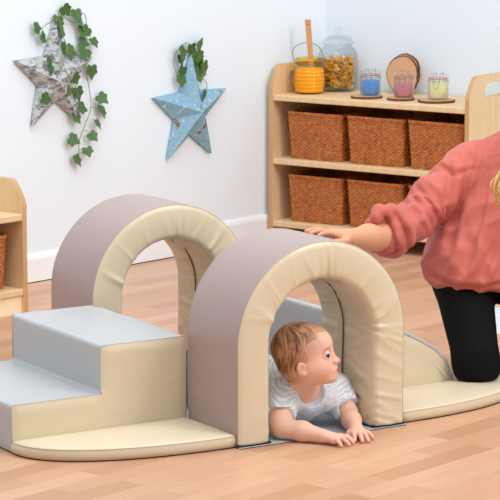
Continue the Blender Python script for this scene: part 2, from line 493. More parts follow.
def pasta_jar():
    p = shp(.135, .325, TOP)
    t = thing('storage_jar', 'large clear ribbed glass jar of pasta with domed glass lid', 'jar', p)
    def body(seg=72):
        bm = bmesh.new()
        po = [(0, 0), (.060, 0), (.066, .004), (.071, .02), (.076, .05), (.079, .09), (.0785, .125), (.074, .15), (.064, .168), (.055, .176), (.053, .182), (.054, .188)]
        pi = [(r-.004, max(z, .006)) for r, z in po[1:]][::-1]
        lathe(bm, po+pi+[(0, .006)], seg)
        for v in bm.verts:
            r = math.hypot(v.co.x, v.co.y)
            if r > .01 and .01 < v.co.z < .17:
                a = math.atan2(v.co.y, v.co.x); k = 1+.012*math.cos(24*a); v.co.x *= k; v.co.y *= k
        return bm
    obj('jar_body', body(), M['glass'], t, True)
    bm = bmesh.new()
    pl = [(.050, .1885), (.062, .190), (.064, .194), (.058, .199), (.050, .212), (.034, .221), (.014, .225), (.008, .228), (.010, .234), (.016, .240), (.016, .246), (.010, .252), (0, .254)]
    pin = [(0, .218), (.030, .214), (.046, .205), (.050, .196)]
    lathe(bm, pl+pin, 48, False); obj('lid', bm, M['glass'], t, True)
    bm = bmesh.new(); rnd = random.Random(3)
    def bow(c, R, s):
        n = 7; g = []
        for i in range(n):
            u = -1+2*i/(n-1); row = []
            for j in range(5):
                w = -1+2*j/4; y = w*(.35+.65*abs(u))*.6
                z = .22*math.cos(w*PI*1.5)*(1.2-abs(u))
                row.append(bm.verts.new(c+R@(Vector((u, y, z))*s)))
            g.append(row)
        fs = []
        for i in range(n-1):
            for j in range(4): fs.append(bm.faces.new((g[i][j], g[i+1][j], g[i+1][j+1], g[i][j+1])))
    for k in range(330):
        s = .0135; a = rnd.random()*2*PI; z = .020+rnd.random()*.110
        rm = .053+.006*math.sin(z*18); r = rm*math.sqrt(.35+.65*rnd.random())
        R = Matrix.Rotation(rnd.random()*6.3, 3, 'X')@Matrix.Rotation(rnd.random()*6.3, 3, 'Y')@Matrix.Rotation(rnd.random()*6.3, 3, 'Z')
        bow(Vector((r*math.cos(a), r*math.sin(a), z)), R, s)
    o = obj('dry_pasta', bm, M['pasta'], None, True, p)
    sm = o.modifiers.new('thick', 'SOLIDIFY'); sm.thickness = .0016
    tag(o, 'golden dry bow pasta filling the large glass jar', 'pasta', kind='stuff'); t.scale = o.scale = (1.19, 1.19, 1.14)
pasta_jar()

def bark_disc(r, th, seed, mat_face):
    """irregular disc: bark edge, sawn faces; returns (bark bm, face bm) with z from 0 to th"""
    rnd = random.Random(seed); ph = [rnd.random()*6.3 for _ in range(5)]
    def R(a): return r*(1+.035*math.sin(2*a+ph[0])+.02*math.sin(3*a+ph[1])+.012*math.sin(7*a+ph[2])+.01*math.sin(17*a+ph[3]))
    n = 96; fb = bmesh.new(); bb = bmesh.new()
    lo = []; hi = []; 
    for k in range(n):
        a = 2*PI*k/n; q = R(a)*.955
        lo.append(fb.verts.new((q*math.cos(a), q*math.sin(a), .0))); hi.append(fb.verts.new((q*math.cos(a), q*math.sin(a), th)))
    for k in range(n): fb.faces.new((lo[k], lo[(k+1) % n], hi[(k+1) % n], hi[k]))
    fb.faces.new(lo[::-1]); fb.faces.new(hi)
    rings = []
    for f, s in ((0, .95), (0, .985), (.25, 1), (.75, 1), (1, .985), (1, .95)):
        rings.append([bb.verts.new((R(2*PI*k/n)*s*math.cos(2*PI*k/n)*(1+.012*math.sin(k*2.9+f*5)), R(2*PI*k/n)*s*math.sin(2*PI*k/n)*(1+.012*math.sin(k*2.9+f*5)), th*(f*1.04-.0))) for k in range(n)])
    for i in range(6):
        a, b = rings[i], rings[(i+1) % 6]
        for k in range(n): bb.faces.new((a[k], a[(k+1) % n], b[(k+1) % n], b[k]))
    bmesh.ops.recalc_face_normals(bb, faces=bb.faces)
    return bb, fb
def slice_thing(label, p, r, th, seed, rot=None, group='wood slices'):
    t = thing('wood_slice', label, 'wood slice', p, group=group)
    if rot is not None: t.matrix_world = Matrix.Translation(p)@rot.to_4x4()
    bb, fb = bark_disc(r, th, seed, None)
    obj('sawn_face', fb, M['slice'], t); obj('bark_edge', bb, M['bark'], t, True)
    return t
SL = [(.422, .125, .070), (.594, .135, .062), (.766, .150, .080)]
slice_thing('round wood slice coaster under the blue sand jar', shp(SL[0][0], SL[0][1], TOP), .070, .010, 1)
slice_thing('round wood slice coaster under the pink sand jar', shp(SL[1][0], SL[1][1], TOP), .062, .010, 2)
slice_thing('round wood slice coaster under the yellow sand jar', shp(SL[2][0], SL[2][1], TOP), .080, .010, 3)
def lean(e, d, r, tilt):
    # disc plane: normal faces out of the wall (-B1), leaning back by tilt
    nrm = (-B1*math.cos(tilt)+Vector((0, 0, 1))*math.sin(tilt)).normalized()
    x = E1.copy(); y = nrm.cross(x)
    R = Matrix((x, y, nrm)).transposed()
    c = shp(e, d, TOP)+Vector((0, 0, r*1.0*math.cos(tilt)+.002))
    return c, R
c, R = lean(.472, .352, .085, .10)
slice_thing('large wood slice leaning upright against the wall, the front one of two', c, .085, .013, 5, R)
c, R = lean(.456, .386, .088, .10)
slice_thing('large wood slice propped behind the other upright slice, only its rim showing', c, .088, .013, 6, R)

def clip_jar(label, p, mat, sname, slabel, fill):
    t = thing('clip_top_jar', label, 'jar', p, group='small clip top jars')
    po = [(0, 0), (.034, 0), (.0385, .003), (.0395, .008), (.0395, .066), (.037, .072), (.036, .076), (.0385, .078)]
    pi = [(r-.003, max(z, .004)) for r, z in po[1:]][::-1]
    bm = bmesh.new(); lathe(bm, po+pi+[(0, .004)], 40); obj('jar_body', bm, M['glass'], t, True)
    bm = bmesh.new(); lathe(bm, [(.036+.0028*math.cos(k*PI/4), .0795+.0016*math.sin(k*PI/4)) for k in range(8)], 40, True); obj('seal_ring', bm, M['rubber'], t, True)
    bm = bmesh.new(); lathe(bm, [(0, .083), (.034, .083), (.039, .0815), (.0395, .086), (.037, .092), (.030, .096), (.012, .098), (0, .098)], 40); obj('lid', bm, M['glass'], t, True)
    bm = bmesh.new(); f = Vector((-.70, -.71, 0)).normalized(); s = Vector((-f.y, f.x, 0))
    lathe(bm, [(.0402+.0009*math.cos(k*PI/3), .071+.0009*math.sin(k*PI/3)) for k in range(6)], 36, True)
    for sg in (-1, 1):
        tube(bm, curve_pts([f*.041+s*sg*.009+Vector((0, 0, .071)), f*.047+s*sg*.009+Vector((0, 0, .058)), f*.0445+s*sg*.006+Vector((0, 0, .045)), f*.0435+Vector((0, 0, .042))], 4), .0008, 6)
        tube(bm, curve_pts([f*.041+s*sg*.012+Vector((0, 0, .066)), f*.045+s*sg*.012+Vector((0, 0, .084)), f*.034+s*sg*.014+Vector((0, 0, .099)), s*sg*.014+Vector((0, 0, .101)), -f*.034+s*sg*.014+Vector((0, 0, .098)), -f*.042+s*sg*.01+Vector((0, 0, .072))], 4), .0008, 6)
    obj('wire_clip', bm, M['steel'], t, True)
    bm = bmesh.new(); lathe(bm, [(0, .0055), (.033, .0055), (.0350, .008), (.0352, fill-.002), (.034, fill), (.015, fill+.003), (0, fill+.002)], 36)
    o = obj(sname, bm, mat, None, True, p); tag(o, slabel, 'sand', kind='stuff'); t.scale = o.scale = (1.17, 1.17, 1.16)
clip_jar('small clip top glass jar of blue sand, left of the pink one', shp(.428, .145, TOP+.0105), M['sand_b'], 'coloured_sand', 'blue sand inside a small clip top glass jar', .057)
clip_jar('small clip top glass jar of pink sand in front of the leaning wood slices', shp(.597, .155, TOP+.0105), M['sand_p'], 'coloured_sand', 'pink sand inside a small clip top glass jar', .055)
clip_jar('small clip top glass jar of pale yellow sand nearest the shelf end', shp(.766, .165, TOP+.0105), M['sand_y'], 'coloured_sand', 'pale yellow sand inside a small clip top glass jar', .066)

# ---------------------------------------------------------------- stars and ivy on the left wall
def wp(s, z, off): return A0+DL*s+NO*off+Vector((0, 0, z))
def star(label, tips, ctr, mat, nf=.43):
    c2 = Vector((sum(t[0] for t in tips)/5, sum(t[1] for t in tips)/5))
    ring = []
    for i in range(5):
        a = Vector(tips[i]); b = Vector(tips[(i+1) % 5]); ring.append((a, True))
        m = (a+b)/2-c2; rr = ((a-c2).length+(b-c2).length)/2
        ring.append((c2+m.normalized()*rr*nf, False))
    org = wp(c2.x, c2.y, 0)
    t = thing('wall_star', label, 'star', org)
    bm = bmesh.new()
    def W(s, z, o): return wp(s, z, o)-org
    front = [bm.verts.new(W(p.x, p.y, .020 if tip else .016)) for p, tip in ring]
    back = [bm.verts.new(W(p.x, p.y, .003)) for p, tip in ring]
    cc = bm.verts.new(W(ctr[0], ctr[1], .078))
    for i in range(10):
        j = (i+1) % 10
        bm.faces.new((front[i], front[j], cc)); bm.faces.new((back[i], back[j], front[j], front[i]))
    bm.faces.new(back[::-1])
    bmesh.ops.recalc_face_normals(bm, faces=bm.faces)
    bmesh.ops.subdivide_edges(bm, edges=bm.edges[:], cuts=7, use_grid_fill=True)
    for v in bm.verts:
        p = v.co*55; v.co += NO*(noise.noise(p)*.0014)
    o = obj('star_body', bm, mat, t)
    bm = bmesh.new()
    k = W(tips[0][0], tips[0][1]-.05, .0015)
    box(bm, k-Vector((.004, .0015, .012)), k+Vector((.004, .0015, .012))); obj('hanging_bracket', bm, M['steel'], t)
    return t
star('weathered white and grey wooden star on the wall, the left one under ivy', [(0.172, 1.09), (0.384, 0.909), (0.302, 0.638), (0.03, 0.646), (-0.059, 0.918)], (.130, .824), M['star_w'])
star('weathered light blue wooden star on the wall, right of the white star', [(0.988, 0.88), (1.217, 0.714), (1.12, 0.434), (0.838, 0.434), (0.752, 0.706)], (.998, .629), M['star_b'])

def leaf_mesh():
    half = [(0, 0), (.20, -.14), (.44, -.10), (.58, .06), (.50, .24), (.62, .46), (.48, .58), (.28, .68), (.15, .88), (0, 1.08)]
    bm = bmesh.new(); mid = [bm.verts.new((0, y, 0)) for y in (0, .2, .4, .6, .8, 1.08)]
    for sg in (-1, 1):
        pts = []
        for x, y in half[1:-1]:
            pts.append(bm.verts.new((sg*x, y, .10*abs(x)-.12*x*x)))
        seq = [mid[0]]+pts+[mid[-1]]
        mi = [0, 0, 0, 1, 1, 2, 3, 3, 4, 5]
        for k in range(len(seq)-1):
            a, b = mid[mi[k]], mid[mi[k+1]]
            f = [seq[k], seq[k+1]]+([b] if b not in (seq[k+1], seq[k]) else [])+([a] if a not in (b, seq[k]) else [])
            if len(set(f)) >= 3: bm.faces.new(f if sg > 0 else f[::-1])
    me = bpy.data.meshes.new('leaf'); bm.to_mesh(me); bm.free(); me.materials.append(M['leaf'])
    return me
LEAF = leaf_mesh()
def garland(label, leaves, stems, seed, size):
    rnd = random.Random(seed)
    org = wp(*leaves[0], 0)
    t = thing('ivy_garland', label, 'ivy', org)
    bm = bmesh.new(); allp = []
    for st in stems:
        cp = curve_pts([wp(s, z, o)-org for s, z, o in st], 7); allp += cp
        tube(bm, cp, .0016, 5)
    for (s, z) in leaves:
        off = .022+rnd.random()*.03
        near_star = False
        dst = min(math.hypot(s-.137, z-.822)/.16, math.hypot(s-1.012, z-.628)/.16)
        off = .022+rnd.random()*.016+.045*max(0, 1-dst); p = wp(s-(off-.03)*1.15, z+(off-.03)*.15, off)-org
        q = min(allp, key=lambda c: (c-p).length)
        mid = (p+q)/2+Vector((0, 0, .008))+NO*.006
        d = (p-q); d -= NO*d.dot(NO)
        if d.length > .004: tube(bm, curve_pts([q, mid, p], 4), .0010, 5)
        ang = math.atan2(d.z, d.dot(DL)) if d.length > .01 else -PI/2
        ang = ang*.35+(-PI/2)*.65+rnd.uniform(-.7, .7)
        y = (DL*math.cos(ang)+Vector((0, 0, 1))*math.sin(ang))
        n = (NO+DL*rnd.uniform(-.5, .5)+Vector((0, 0, rnd.uniform(-.2, .6)))).normalized()
        y = (y-n*y.dot(n)).normalized(); x = y.cross(n)
        sc = size*rnd.uniform(.85, 1.12)
        R = Matrix((x, y, n)).transposed().to_4x4()
        o = link(bpy.data.objects.new('leaf', LEAF)); o.parent = t
        o.matrix_local = Matrix.Translation(p-y*sc*.45)@R@Matrix.Scale(sc, 4)
    obj('stem', bm, M['stem'], t, True)
IV1 = [(0.217, 1.106), (0.277, 1.085), (0.295, 1.062), (0.174, 1.061), (0.054, 1.044), (0.087, 1.0), (0.194, 1.019), (0.309, 1.015), (0.334, 1.014), (0.319, 0.967), (0.382, 0.965), (0.199, 0.949), (0.251, 0.937), (0.322, 0.925), (0.126, 0.902), (0.138, 0.865), (0.21, 0.836), (0.266, 0.822), (0.361, 0.844), (0.217, 0.781), (0.28, 0.76), (0.093, 0.753), (0.428, 0.728), (0.308, 0.699), (0.423, 0.674), (0.274, 0.66), (0.399, 0.623), (0.37, 0.574), (0.256, 0.569), (0.337, 0.513), (0.275, 0.482)]
ST1 = [[(.283, 1.095, .02), (.335, 1.085, .02), (.345, 1.032, .02), (.344, .98, .022), (.318, .922, .028), (.333, .846, .028), (.358, .77, .02), (.365, .694, .02), (.328, .622, .02), (.299, .564, .018), (.294, .489, .018)],
       [(.172, 1.098, .03), (.178, 1.03, .04), (.19, .95, .06), (.15, .90, .075), (.19, .83, .08), (.24, .79, .06), (.29, .70, .03)],
       [(.17, 1.07, .03), (.115, 1.06, .03), (.06, 1.03, .03)],
       [(.365, .70, .02), (.40, .69, .02), (.428, .70, .02)],
       [(.172, 1.098, .03), (.25, 1.06, .025), (.30, 1.05, .022), (.345, 1.032, .02)],
       [(.15, .90, .075), (.12, .84, .07), (.10, .77, .06)]]
garland('trailing ivy garland draped over the weathered white star', IV1, ST1, 4, .050)
IV2 = [(1.031, 0.913), (0.975, 0.898), (1.02, 0.867), (0.926, 0.891), (0.912, 0.859), (1.061, 0.813), (1.016, 0.843), (1.025, 0.788), (0.917, 0.807), (0.913, 0.768), (1.061, 0.697)]
ST2 = [[(.988, .888, .025), (.955, .931, .02), (.892, .893, .02), (.871, .846, .02), (.901, .796, .02), (.915, .765, .02)],
       [(.988, .888, .025), (1.018, .922, .022), (1.045, .835, .022), (1.036, .786, .03), (1.081, .746, .025), (1.070, .698, .03)],
       [(.955, .931, .02), (.93, .88, .02), (.915, .80, .02)]]
garland('short ivy sprig tucked behind the top point of the blue star', IV2, ST2, 9, .056)

# ---------------------------------------------------------------- soft play foam
def ridge(s, si, w): return math.exp(-((s-si)/w)**2)
AS, AD, AH, AT = .6, .3, .6, .113
def foam_arch(label, y0, seed, z0=.0085):
    rnd = random.Random(seed)
    t = thing('foam_arch', label, 'soft play arch', (0, y0, z0), 0, 'soft play arches')
    hz = AH-z0; R = AS/2; zc = hz-R
    # cross-section loop in (q inward, y): start outer-front corner, go along outer to back
    rc = .013
    sec = []; kind = []
    def add(q, y, k): sec.append((q, y)); kind.append(k)
    def arcpts(cq, cy, a0, k, n=4):
        for i in range(n+1):
            a = a0+i/n*PI/2; add(cq+rc*math.cos(a), cy+rc*math.sin(a), k)
    NO_, NI, NF = 14, 26, 12
    # outer side from front to back (q=0)
    for i in range(NO_+1): add(0, rc*.25+(AD-rc*.5)*i/NO_, 'o')
    arcb = 3
    for i in range(1, NF): add(AT*i/NF, AD, 'b')
    for i in range(NI+1): add(AT, AD-rc-(AD-2*rc)*i/NI, 'i')
    for i in range(1, NF): add(AT-AT*i/NF, 0, 'f')
    # round the four corners by pulling points
    def rnd_corner(q, y):
        for cq, sq in ((0, 1), (AT, -1)):
            for cy, sy in ((0, 1), (AD, -1)):
                dq, dy = (q-cq)*sq, (y-cy)*sy
                r2 = rc if cq > 0 else .006
                if dq < r2 and dy < r2:
                    v = Vector((dq-r2, dy-r2))
                    if v.length > 1e-7:
                        v = v.normalized()*r2; return cq+sq*(r2+v.x), cy+sy*(r2+v.y)
        return q, y
    path = []
    nl, na = 48, 150
    for i in range(nl): path.append((Vector((0, 0, zc*i/nl)), Vector((-1, 0, 0)), zc*i/nl))
    for i in range(na+1):
        a = PI-PI*i/na; n = Vector((math.cos(a), 0, math.sin(a))); path.append((Vector((R, 0, zc))+n*R, n, zc+PI*R*i/na))
    for i in range(1, nl+1): path.append((Vector((AS, 0, zc*(1-i/nl))), Vector((1, 0, 0)), zc+PI*R+zc*i/nl))
    for i in range(nl+na+1): pass
    LT = path[-1][2]; mid = LT/2
    fr = []      # front wrinkles: centre s, slant, width, amplitude
    for k in range(16): fr.append((mid+rnd.uniform(-.42, .42), rnd.uniform(-.5, .5), rnd.uniform(.006, .016), rnd.uniform(.002, .0055)))
    fr.append((mid+.035, .12, .007, .011)); fr.append((mid+.055, .15, .010, -.006)); fr.append((mid+.018, .10, .009, -.005))
    for k in range(14): fr.append((rnd.uniform(LT-.36, LT-.01), rnd.uniform(-.9, -.2), rnd.uniform(.005, .011), rnd.uniform(.003, .009)))
    for k in range(4): fr.append((rnd.uniform(.02, .3), rnd.uniform(-.4, .4), rnd.uniform(.01, .02), rnd.uniform(.0008, .0015)))
    inn = []
    for k in range(110): inn.append((rnd.uniform(.0, LT), rnd.uniform(-.45, .45), rnd.uniform(.005, .011), rnd.uniform(-.006, .013), rnd.uniform(.0, AD), rnd.uniform(.05, .13)))
    verts = []
    for P, n, s in path:
        for (q, y), k in zip(sec, kind):
            q2, y2 = rnd_corner(q, y)
            pos = P-n*q2+Vector((0, y2, 0))
            if k == 'f':
                e = 4*(q/AT)*(1-q/AT); d = .006*e
                fall = (q/AT)**1.3*.9+.12
                if s > LT-.36: fall = .35+.65*abs(q/AT-.35)
                for si, sl, w, a in fr: d += a*ridge(s, si+sl*(q-AT), w)*fall
                pos.y -= d
            elif k == 'b': pos.y += .006*4*(q/AT)*(1-q/AT)
            elif k == 'i':
                e = 4*(y/AD)*(1-y/AD); d = .004*e
                ef = min(1, max(0, (y-.004)/.045))*min(1, max(0, (AD-.004-y)/.045))
                for si, sl, w, a, yc, yw in inn: d += ef*a*ridge(s, si+sl*(y-yc), w)*ridge(y, yc, yw)
                # the zipped seam pulls in
                d = d*(1-.8*ridge(y, .165, .016))-.003*ridge(y, .165, .010)
                pos -= n*max(-.006, min(.011, d))
            else:
                d = .003*math.sin(PI*min(1, max(0, y/AD))); d += .0012*noise.noise(Vector((s*9, y*7, seed)))
                pos += n*d
            verts.append(pos)
    m = len(sec); no = NO_+1
    body = []; strip = []
    for i in range(len(path)-1):
        for k in range(m):
            k2 = (k+1) % m
            f = (i*m+k, i*m+k2, (i+1)*m+k2, (i+1)*m+k)
            (strip if (k < no-1) else body).append(f)
    body.append(tuple(range(m))[::-1]); body.append(tuple(range((len(path)-1)*m, len(path)*m)))
    def sub(name, faces, mat):
        used = sorted({i for f in faces for i in f}); mp = {u: j for j, u in enumerate(used)}
        bm = bmesh.new(); vs = [bm.verts.new(verts[u]) for u in used]
        for f in faces: bm.faces.new([vs[mp[i]] for i in f])
        bmesh.ops.recalc_face_normals(bm, faces=bm.faces)
        return obj(name, bm, mat, t, True)
    ob = sub('foam_body', body, M['cream'])
    os_ = sub('outer_cover', strip, M['mauve'])
    # make sure the strip faces outwards
    c = os_.data.polygons[len(os_.data.polygons)//2]
    if c.normal.z < 0: os_.data.flip_normals()
    for nm, k in (('piping', 0), ('piping', no-1)):
        bm = bmesh.new(); tube(bm, [verts[i*m+k] for i in range(len(path))], .0014, 6); obj(nm, bm, M['pipe'], t, True)
    bm = bmesh.new(); pts = []
    for i, (P, n, s) in enumerate(path):
        if nl-8 < i < len(path)-1 and i%3 == 0: pts.append(P-n*(AT+.0022)+Vector((0, .165+.004*math.sin(s*11)+.003*math.sin(s*23+1), 0)))
    tube(bm, curve_pts(pts, 3), .0022, 6); obj('zip', bm, M['zip'], t, True)
    for x0, x1 in ((.0, AT), (AS-AT, AS)):
        bm = bmesh.new(); box(bm, (x0-.001, -.002, -.006), (x1+.001, AD+.001, .0005)); obj('base_sheet', bm, M['black'], t)
    return t
foam_arch('mauve and cream foam arch in front, with the baby lying under it', 0, 11)
foam_arch('mauve and cream foam arch at the back, behind the steps', .908, 23, .0065)

def wrinkle_field(seed, n, L, amp):
    rnd = random.Random(seed)
    return [(rnd.uniform(0, L[0]), rnd.uniform(0, L[1]), rnd.uniform(0, PI), rnd.uniform(.006, .015), rnd.uniform(.03, .1), rnd.uniform(.3, 1)*amp) for _ in range(n)]
def wrinkle(W, u, v):
    d = 0
    for x, y, a, w, l, am in W:
        du, dv = u-x, v-y; p = du*math.cos(a)+dv*math.sin(a); q = -du*math.sin(a)+dv*math.cos(a)
        if abs(p) < w*3 and abs(q) < l*3: d += am*math.exp(-(p/w)**2-(q/l)**2)
    return d
def strip_mesh(poly, y0, y1, ny, seed, amp, parent, name, mat):
    """wraps a fabric strip over polyline poly (x,z) from y0 to y1, with rounded convex corners"""
    pts = []
    P = [Vector(p) for p in poly]
    r = .012
    for i, p in enumerate(P):
        if i in (0, len(P)-1): pts.append(p); continue
        a = (P[i-1]-p).normalized(); b = (P[i+1]-p).normalized()
        rr = min(r, .4*(P[i-1]-p).length, .4*(P[i+1]-p).length)
        for k in range(5): t = k/4; pts.append((p+a*rr)*(1-t)**2+p*2*t*(1-t)+(p+b*rr)*t**2)
    out = [pts[0]]
    for a, b in zip(pts[:-1], pts[1:]):
        n = max(1, int((b-a).length/.014))
        for k in range(1, n+1): out.append(a.lerp(b, k/n))
    L = 0; acc = [0]
    for a, b in zip(out[:-1], out[1:]): L += (b-a).length; acc.append(L)
    W = wrinkle_field(seed, 16, (L, y1-y0), amp)
    bm = bmesh.new(); prev = None
    for i, p in enumerate(out):
        tn = (out[min(i+1, len(out)-1)]-out[max(i-1, 0)]).normalized(); nx = Vector((-tn.y, tn.x))
        row = []
        for j in range(ny+1):
            y = y0+(y1-y0)*j/ny; d = wrinkle(W, acc[i], y-y0)+.004*math.sin(PI*j/ny)
            if i in (0, len(out)-1): d = 0
            row.append(bm.verts.new((p.x+nx.x*d, y, p.y+nx.y*d)))
        if prev:
            for j in range(ny): bm.faces.new((prev[j], row[j], row[j+1], prev[j+1]))
        prev = row
    bmesh.ops.recalc_face_normals(bm, faces=bm.faces)
    o = obj(name, bm, mat, parent, True)
    return o, out
def side_mesh(cols, y, sgn, seed, amp, parent, mat, name='side_panel'):
    """cols: list of (x, z0, z1); fabric panel at y bulging to sgn"""
    W = wrinkle_field(seed, 14, (.65, .32), amp); x00 = cols[0][0]
    nz = 18; bm = bmesh.new(); prev = None
    for i, (x, a, b) in enumerate(cols):
        row = []
        for j in range(nz+1):
            z = a+(b-a)*j/nz; ed = min(min(x-cols[0][0], cols[-1][0]-x)/.03, min(z-a, b-z)/.03, 1); ed = max(ed, 0)
            d = (.006+wrinkle(W, x-x00, z))*math.sin(ed*PI/2)
            row.append(bm.verts.new((x, y+sgn*d, z)))
        if prev:
            for j in range(nz): bm.faces.new((prev[j], row[j], row[j+1], prev[j+1]))
        prev = row
    bmesh.ops.remove_doubles(bm, verts=bm.verts, dist=1e-6)
    bmesh.ops.recalc_face_normals(bm, faces=bm.faces)
    return obj(name, bm, mat, parent, True)
# steps
H1, H2 = .145, .293; Z0 = .004
st = thing('foam_steps', 'two tread foam steps with grey vinyl treads and cream sides, left of front arch', 'soft play steps', (0, 0, 0))
YA, YB = .302, .898; XB = -.004
prof = [(-.6, Z0), (-.6, H1), (-.298, H1), (-.3, H2), (XB, H2), (XB, Z0)]
strip_mesh(prof, YA, YB, 40, 5, .0045, st, 'tread_cover', M['grey'])
nx = 44
def steps_cols():
    lo = [(-.6+.3*i/22, Z0, H1) for i in range(23)]
    return lo
for y, sg, sd in ((YA, -1, 3), (YB, 1, 4)):
    # one L-shaped panel: two grids sharing the column under the riser
    bm = bmesh.new(); W = wrinkle_field(sd, 12, (.6, .3), .0016)
    def grid(x0, x1, z0, z1, nx_, nz_):
        g = []
        for i in range(nx_+1):
            r = []
            for j in range(nz_+1):
                x = x0+(x1-x0)*i/nx_; z = z0+(z1-z0)*j/nz_
                top = H1 if x < -.3 else H2
                ed = min((x+.6)/.03, (XB-x)/.03, (z-Z0)/.03, (top-z)/.03, 1)
                if z > H1: ed = min(ed, (x+.3)/.03)
                elif x < -.27: ed = min(1, max(ed, 0))
                ed = max(ed, 0); d = (.006+wrinkle(W, x+.6, z))*math.sin(ed*PI/2)
                r.append(bm.verts.new((x, y+sg*d, z)))
            g.append(r)
        for i in range(nx_):
            for j in range(nz_): bm.faces.new((g[i][j], g[i+1][j], g[i+1][j+1], g[i][j+1]))
    grid(-.6, -.3, Z0, H1, 26, 14); grid(-.3, XB, Z0, H1, 26, 14); grid(-.3, XB, H1, H2, 26, 14)
    bmesh.ops.remove_doubles(bm, verts=bm.verts, dist=1e-5)
    bmesh.ops.recalc_face_normals(bm, faces=bm.faces)
    obj('side_panel', bm, M['cream'], st, True)
    bm = bmesh.new()
    tube(bm, [(x, y, z) for x, z in ((-.6, Z0), (-.6, H1-.004), (-.597, H1), (-.3, H1), (-.3, H2-.004), (-.297, H2), (XB-.004, H2), (XB, H2-.004), (XB, Z0))], .0015, 6)
    obj('piping', bm, M['pipe_grey'], st, True)
bm = bmesh.new(); box(bm, (-.599, YA, 0), (XB, YB, Z0+.001)); obj('base_sheet', bm, M['black'], st)

# ramp, its low end squashed under the adult's knee
rp = thing('foam_ramp', 'grey topped foam wedge ramp with cream side, right of front arch under the adult', 'soft play ramp', (0, 0, 0))
RX = .604
rprof = [(RX, Z0), (RX, H2), (RX+.10, .262), (RX+.21, .220), (RX+.276, .187), (RX+.337, .151), (RX+.375, .112), (RX+.400, .055), (RX+.415, Z0)]
strip_mesh(rprof, YA, YB, 40, 8, .0015, rp, 'slide_cover', M['grey'])
def zr(x):
    for (a, b), (c, d) in zip(rprof[1:-1], rprof[2:]):
        if a <= x <= c+1e-9: return b+(d-b)*(x-a)/(c-a)
    return Z0
cols = [(RX+.415*i/40, Z0, max(zr(RX+.415*i/40), Z0+.0005)) for i in range(41)]
side_mesh(cols, YA, -1, 31, .003, rp, M['cream']); side_mesh(cols, YB, 1, 32, .003, rp, M['cream'])
bm = bmesh.new()   # pinched fold in the side cover
tube(bm, curve_pts([(RX+.318, YA+.003, .112), (RX+.345, YA-.003, .088), (RX+.372, YA-.005, .060), (RX+.398, YA-.002, .036)], 5), [.003]+[.006]*8+[.007]*6+[.004], 8); obj('side_fold', bm, M['cream'], rp, True)
for y in (YA, YB):
    bm = bmesh.new(); tube(bm, [(x, y, z-.002) for x, z in rprof], .0060, 8); obj('piping', bm, M['grey'], rp, True)
bm = bmesh.new(); box(bm, (RX, YA, 0), (RX+.414, YB, Z0+.001)); obj('base_sheet', bm, M['black'], rp)

def corner_pad(label, sgn, x0, seed):
    t = thing('corner_pad', label, 'soft play mat', (0, 0, 0), group='corner pads')
    a, b, hh, z0 = .600 if sgn < 0 else .595, .285, .036, .004
    n = 40; ex = 2.3
    outline = [(0, 0)]
    for k in range(n+1):
        th = k/n*PI/2; outline.append((a*math.cos(th)**(2/ex), b*math.sin(th)**(2/ex)))
    def pos(u, v): return x0+sgn*u, .297-v
    # dense outline
    dense = []
    for p, q in zip(outline, outline[1:]+outline[:1]):
        m = max(1, int(math.hypot(q[0]-p[0], q[1]-p[1])/.02))
        for k in range(m): dense.append((p[0]+(q[0]-p[0])*k/m, p[1]+(q[1]-p[1])*k/m))
    c = (a*.42, b*.42); bm = bmesh.new(); rings = []
    W = wrinkle_field(seed, 10, (.6, .3), .0018); rnd = random.Random(seed)
    def ring(f, z, wr=True):
        out = []
        for i, (u, v) in enumerate(dense):
            uu, vv = c[0]+(u-c[0])*f, c[1]+(v-c[1])*f; x, y = pos(uu, vv)
            dz = wrinkle(W, uu, vv) if wr else 0
            out.append(bm.verts.new((x, y, z+dz)))
        return out
    rad = .010
    rings.append(ring(1.0, z0, False)); rings.append(ring(1.012, z0+hh*.35, False)); rings.append(ring(1.012, z0+hh*.65, False))
    for k in range(4):
        an = k/3*PI/2; rings.append(ring(1-.030*(1-math.cos(an)), z0+hh-.008+.008*math.sin(an), False))
    for f, z in ((.93, .0015), (.85, .003), (.7, .005), (.5, .0065), (.3, .007), (.12, .007)): rings.append(ring(f, z0+hh+z))
    m = len(dense)
    for p, q in zip(rings[:-1], rings[1:]):
        for i in range(m): bm.faces.new((p[i], p[(i+1) % m], q[(i+1) % m], q[i]))
    bm.faces.new(rings[-1]); bm.faces.new(rings[0][::-1])
    bmesh.ops.recalc_face_normals(bm, faces=bm.faces)
    obj('cushion', bm, M['cream'], t, True)
    bm = bmesh.new()
    tube(bm, [(*pos(c[0]+(u-c[0])*.998, c[1]+(v-c[1])*.998), z0+hh-.004) for u, v in dense]+[(*pos(*dense[0]), z0+hh-.004)], .0016, 6, False); obj('piping', bm, M['pipe'] if 0 else M['cream'], t, True)
    bm = bmesh.new()
    vs = [bm.verts.new((*pos(c[0]+(u-c[0])*.996, c[1]+(v-c[1])*.996), 0)) for u, v in dense]; vt = [bm.verts.new((v.co.x, v.co.y, z0+.0005)) for v in vs]
    for i in range(m): bm.faces.new((vs[i], vs[(i+1) % m], vt[(i+1) % m], vt[i]))
    bm.faces.new(vs); bm.faces.new(vt[::-1]); bmesh.ops.recalc_face_normals(bm, faces=bm.faces)
    obj('base_sheet', bm, M['black'], t)
    return t
corner_pad('cream quarter round floor pad at the foot of the steps', -1, -.003, 41)
corner_pad('cream quarter round floor pad on the right under the adult\'s knee', 1, .604, 42)
# thin mat running through the tunnel and under the arch
t = thing('floor_mat', 'thin grey folding mat under the front arch and the baby', 'mat')
bm = bmesh.new(); box(bm, (-.002, -.012, .0015), (.601, .897, .0025), .0003); obj('mat_cover', bm, M['mat'], t)
bm = bmesh.new(); box(bm, (-.003, -.014, 0), (.602, .898, .0014)); obj('mat_underside', bm, M['black'], t)

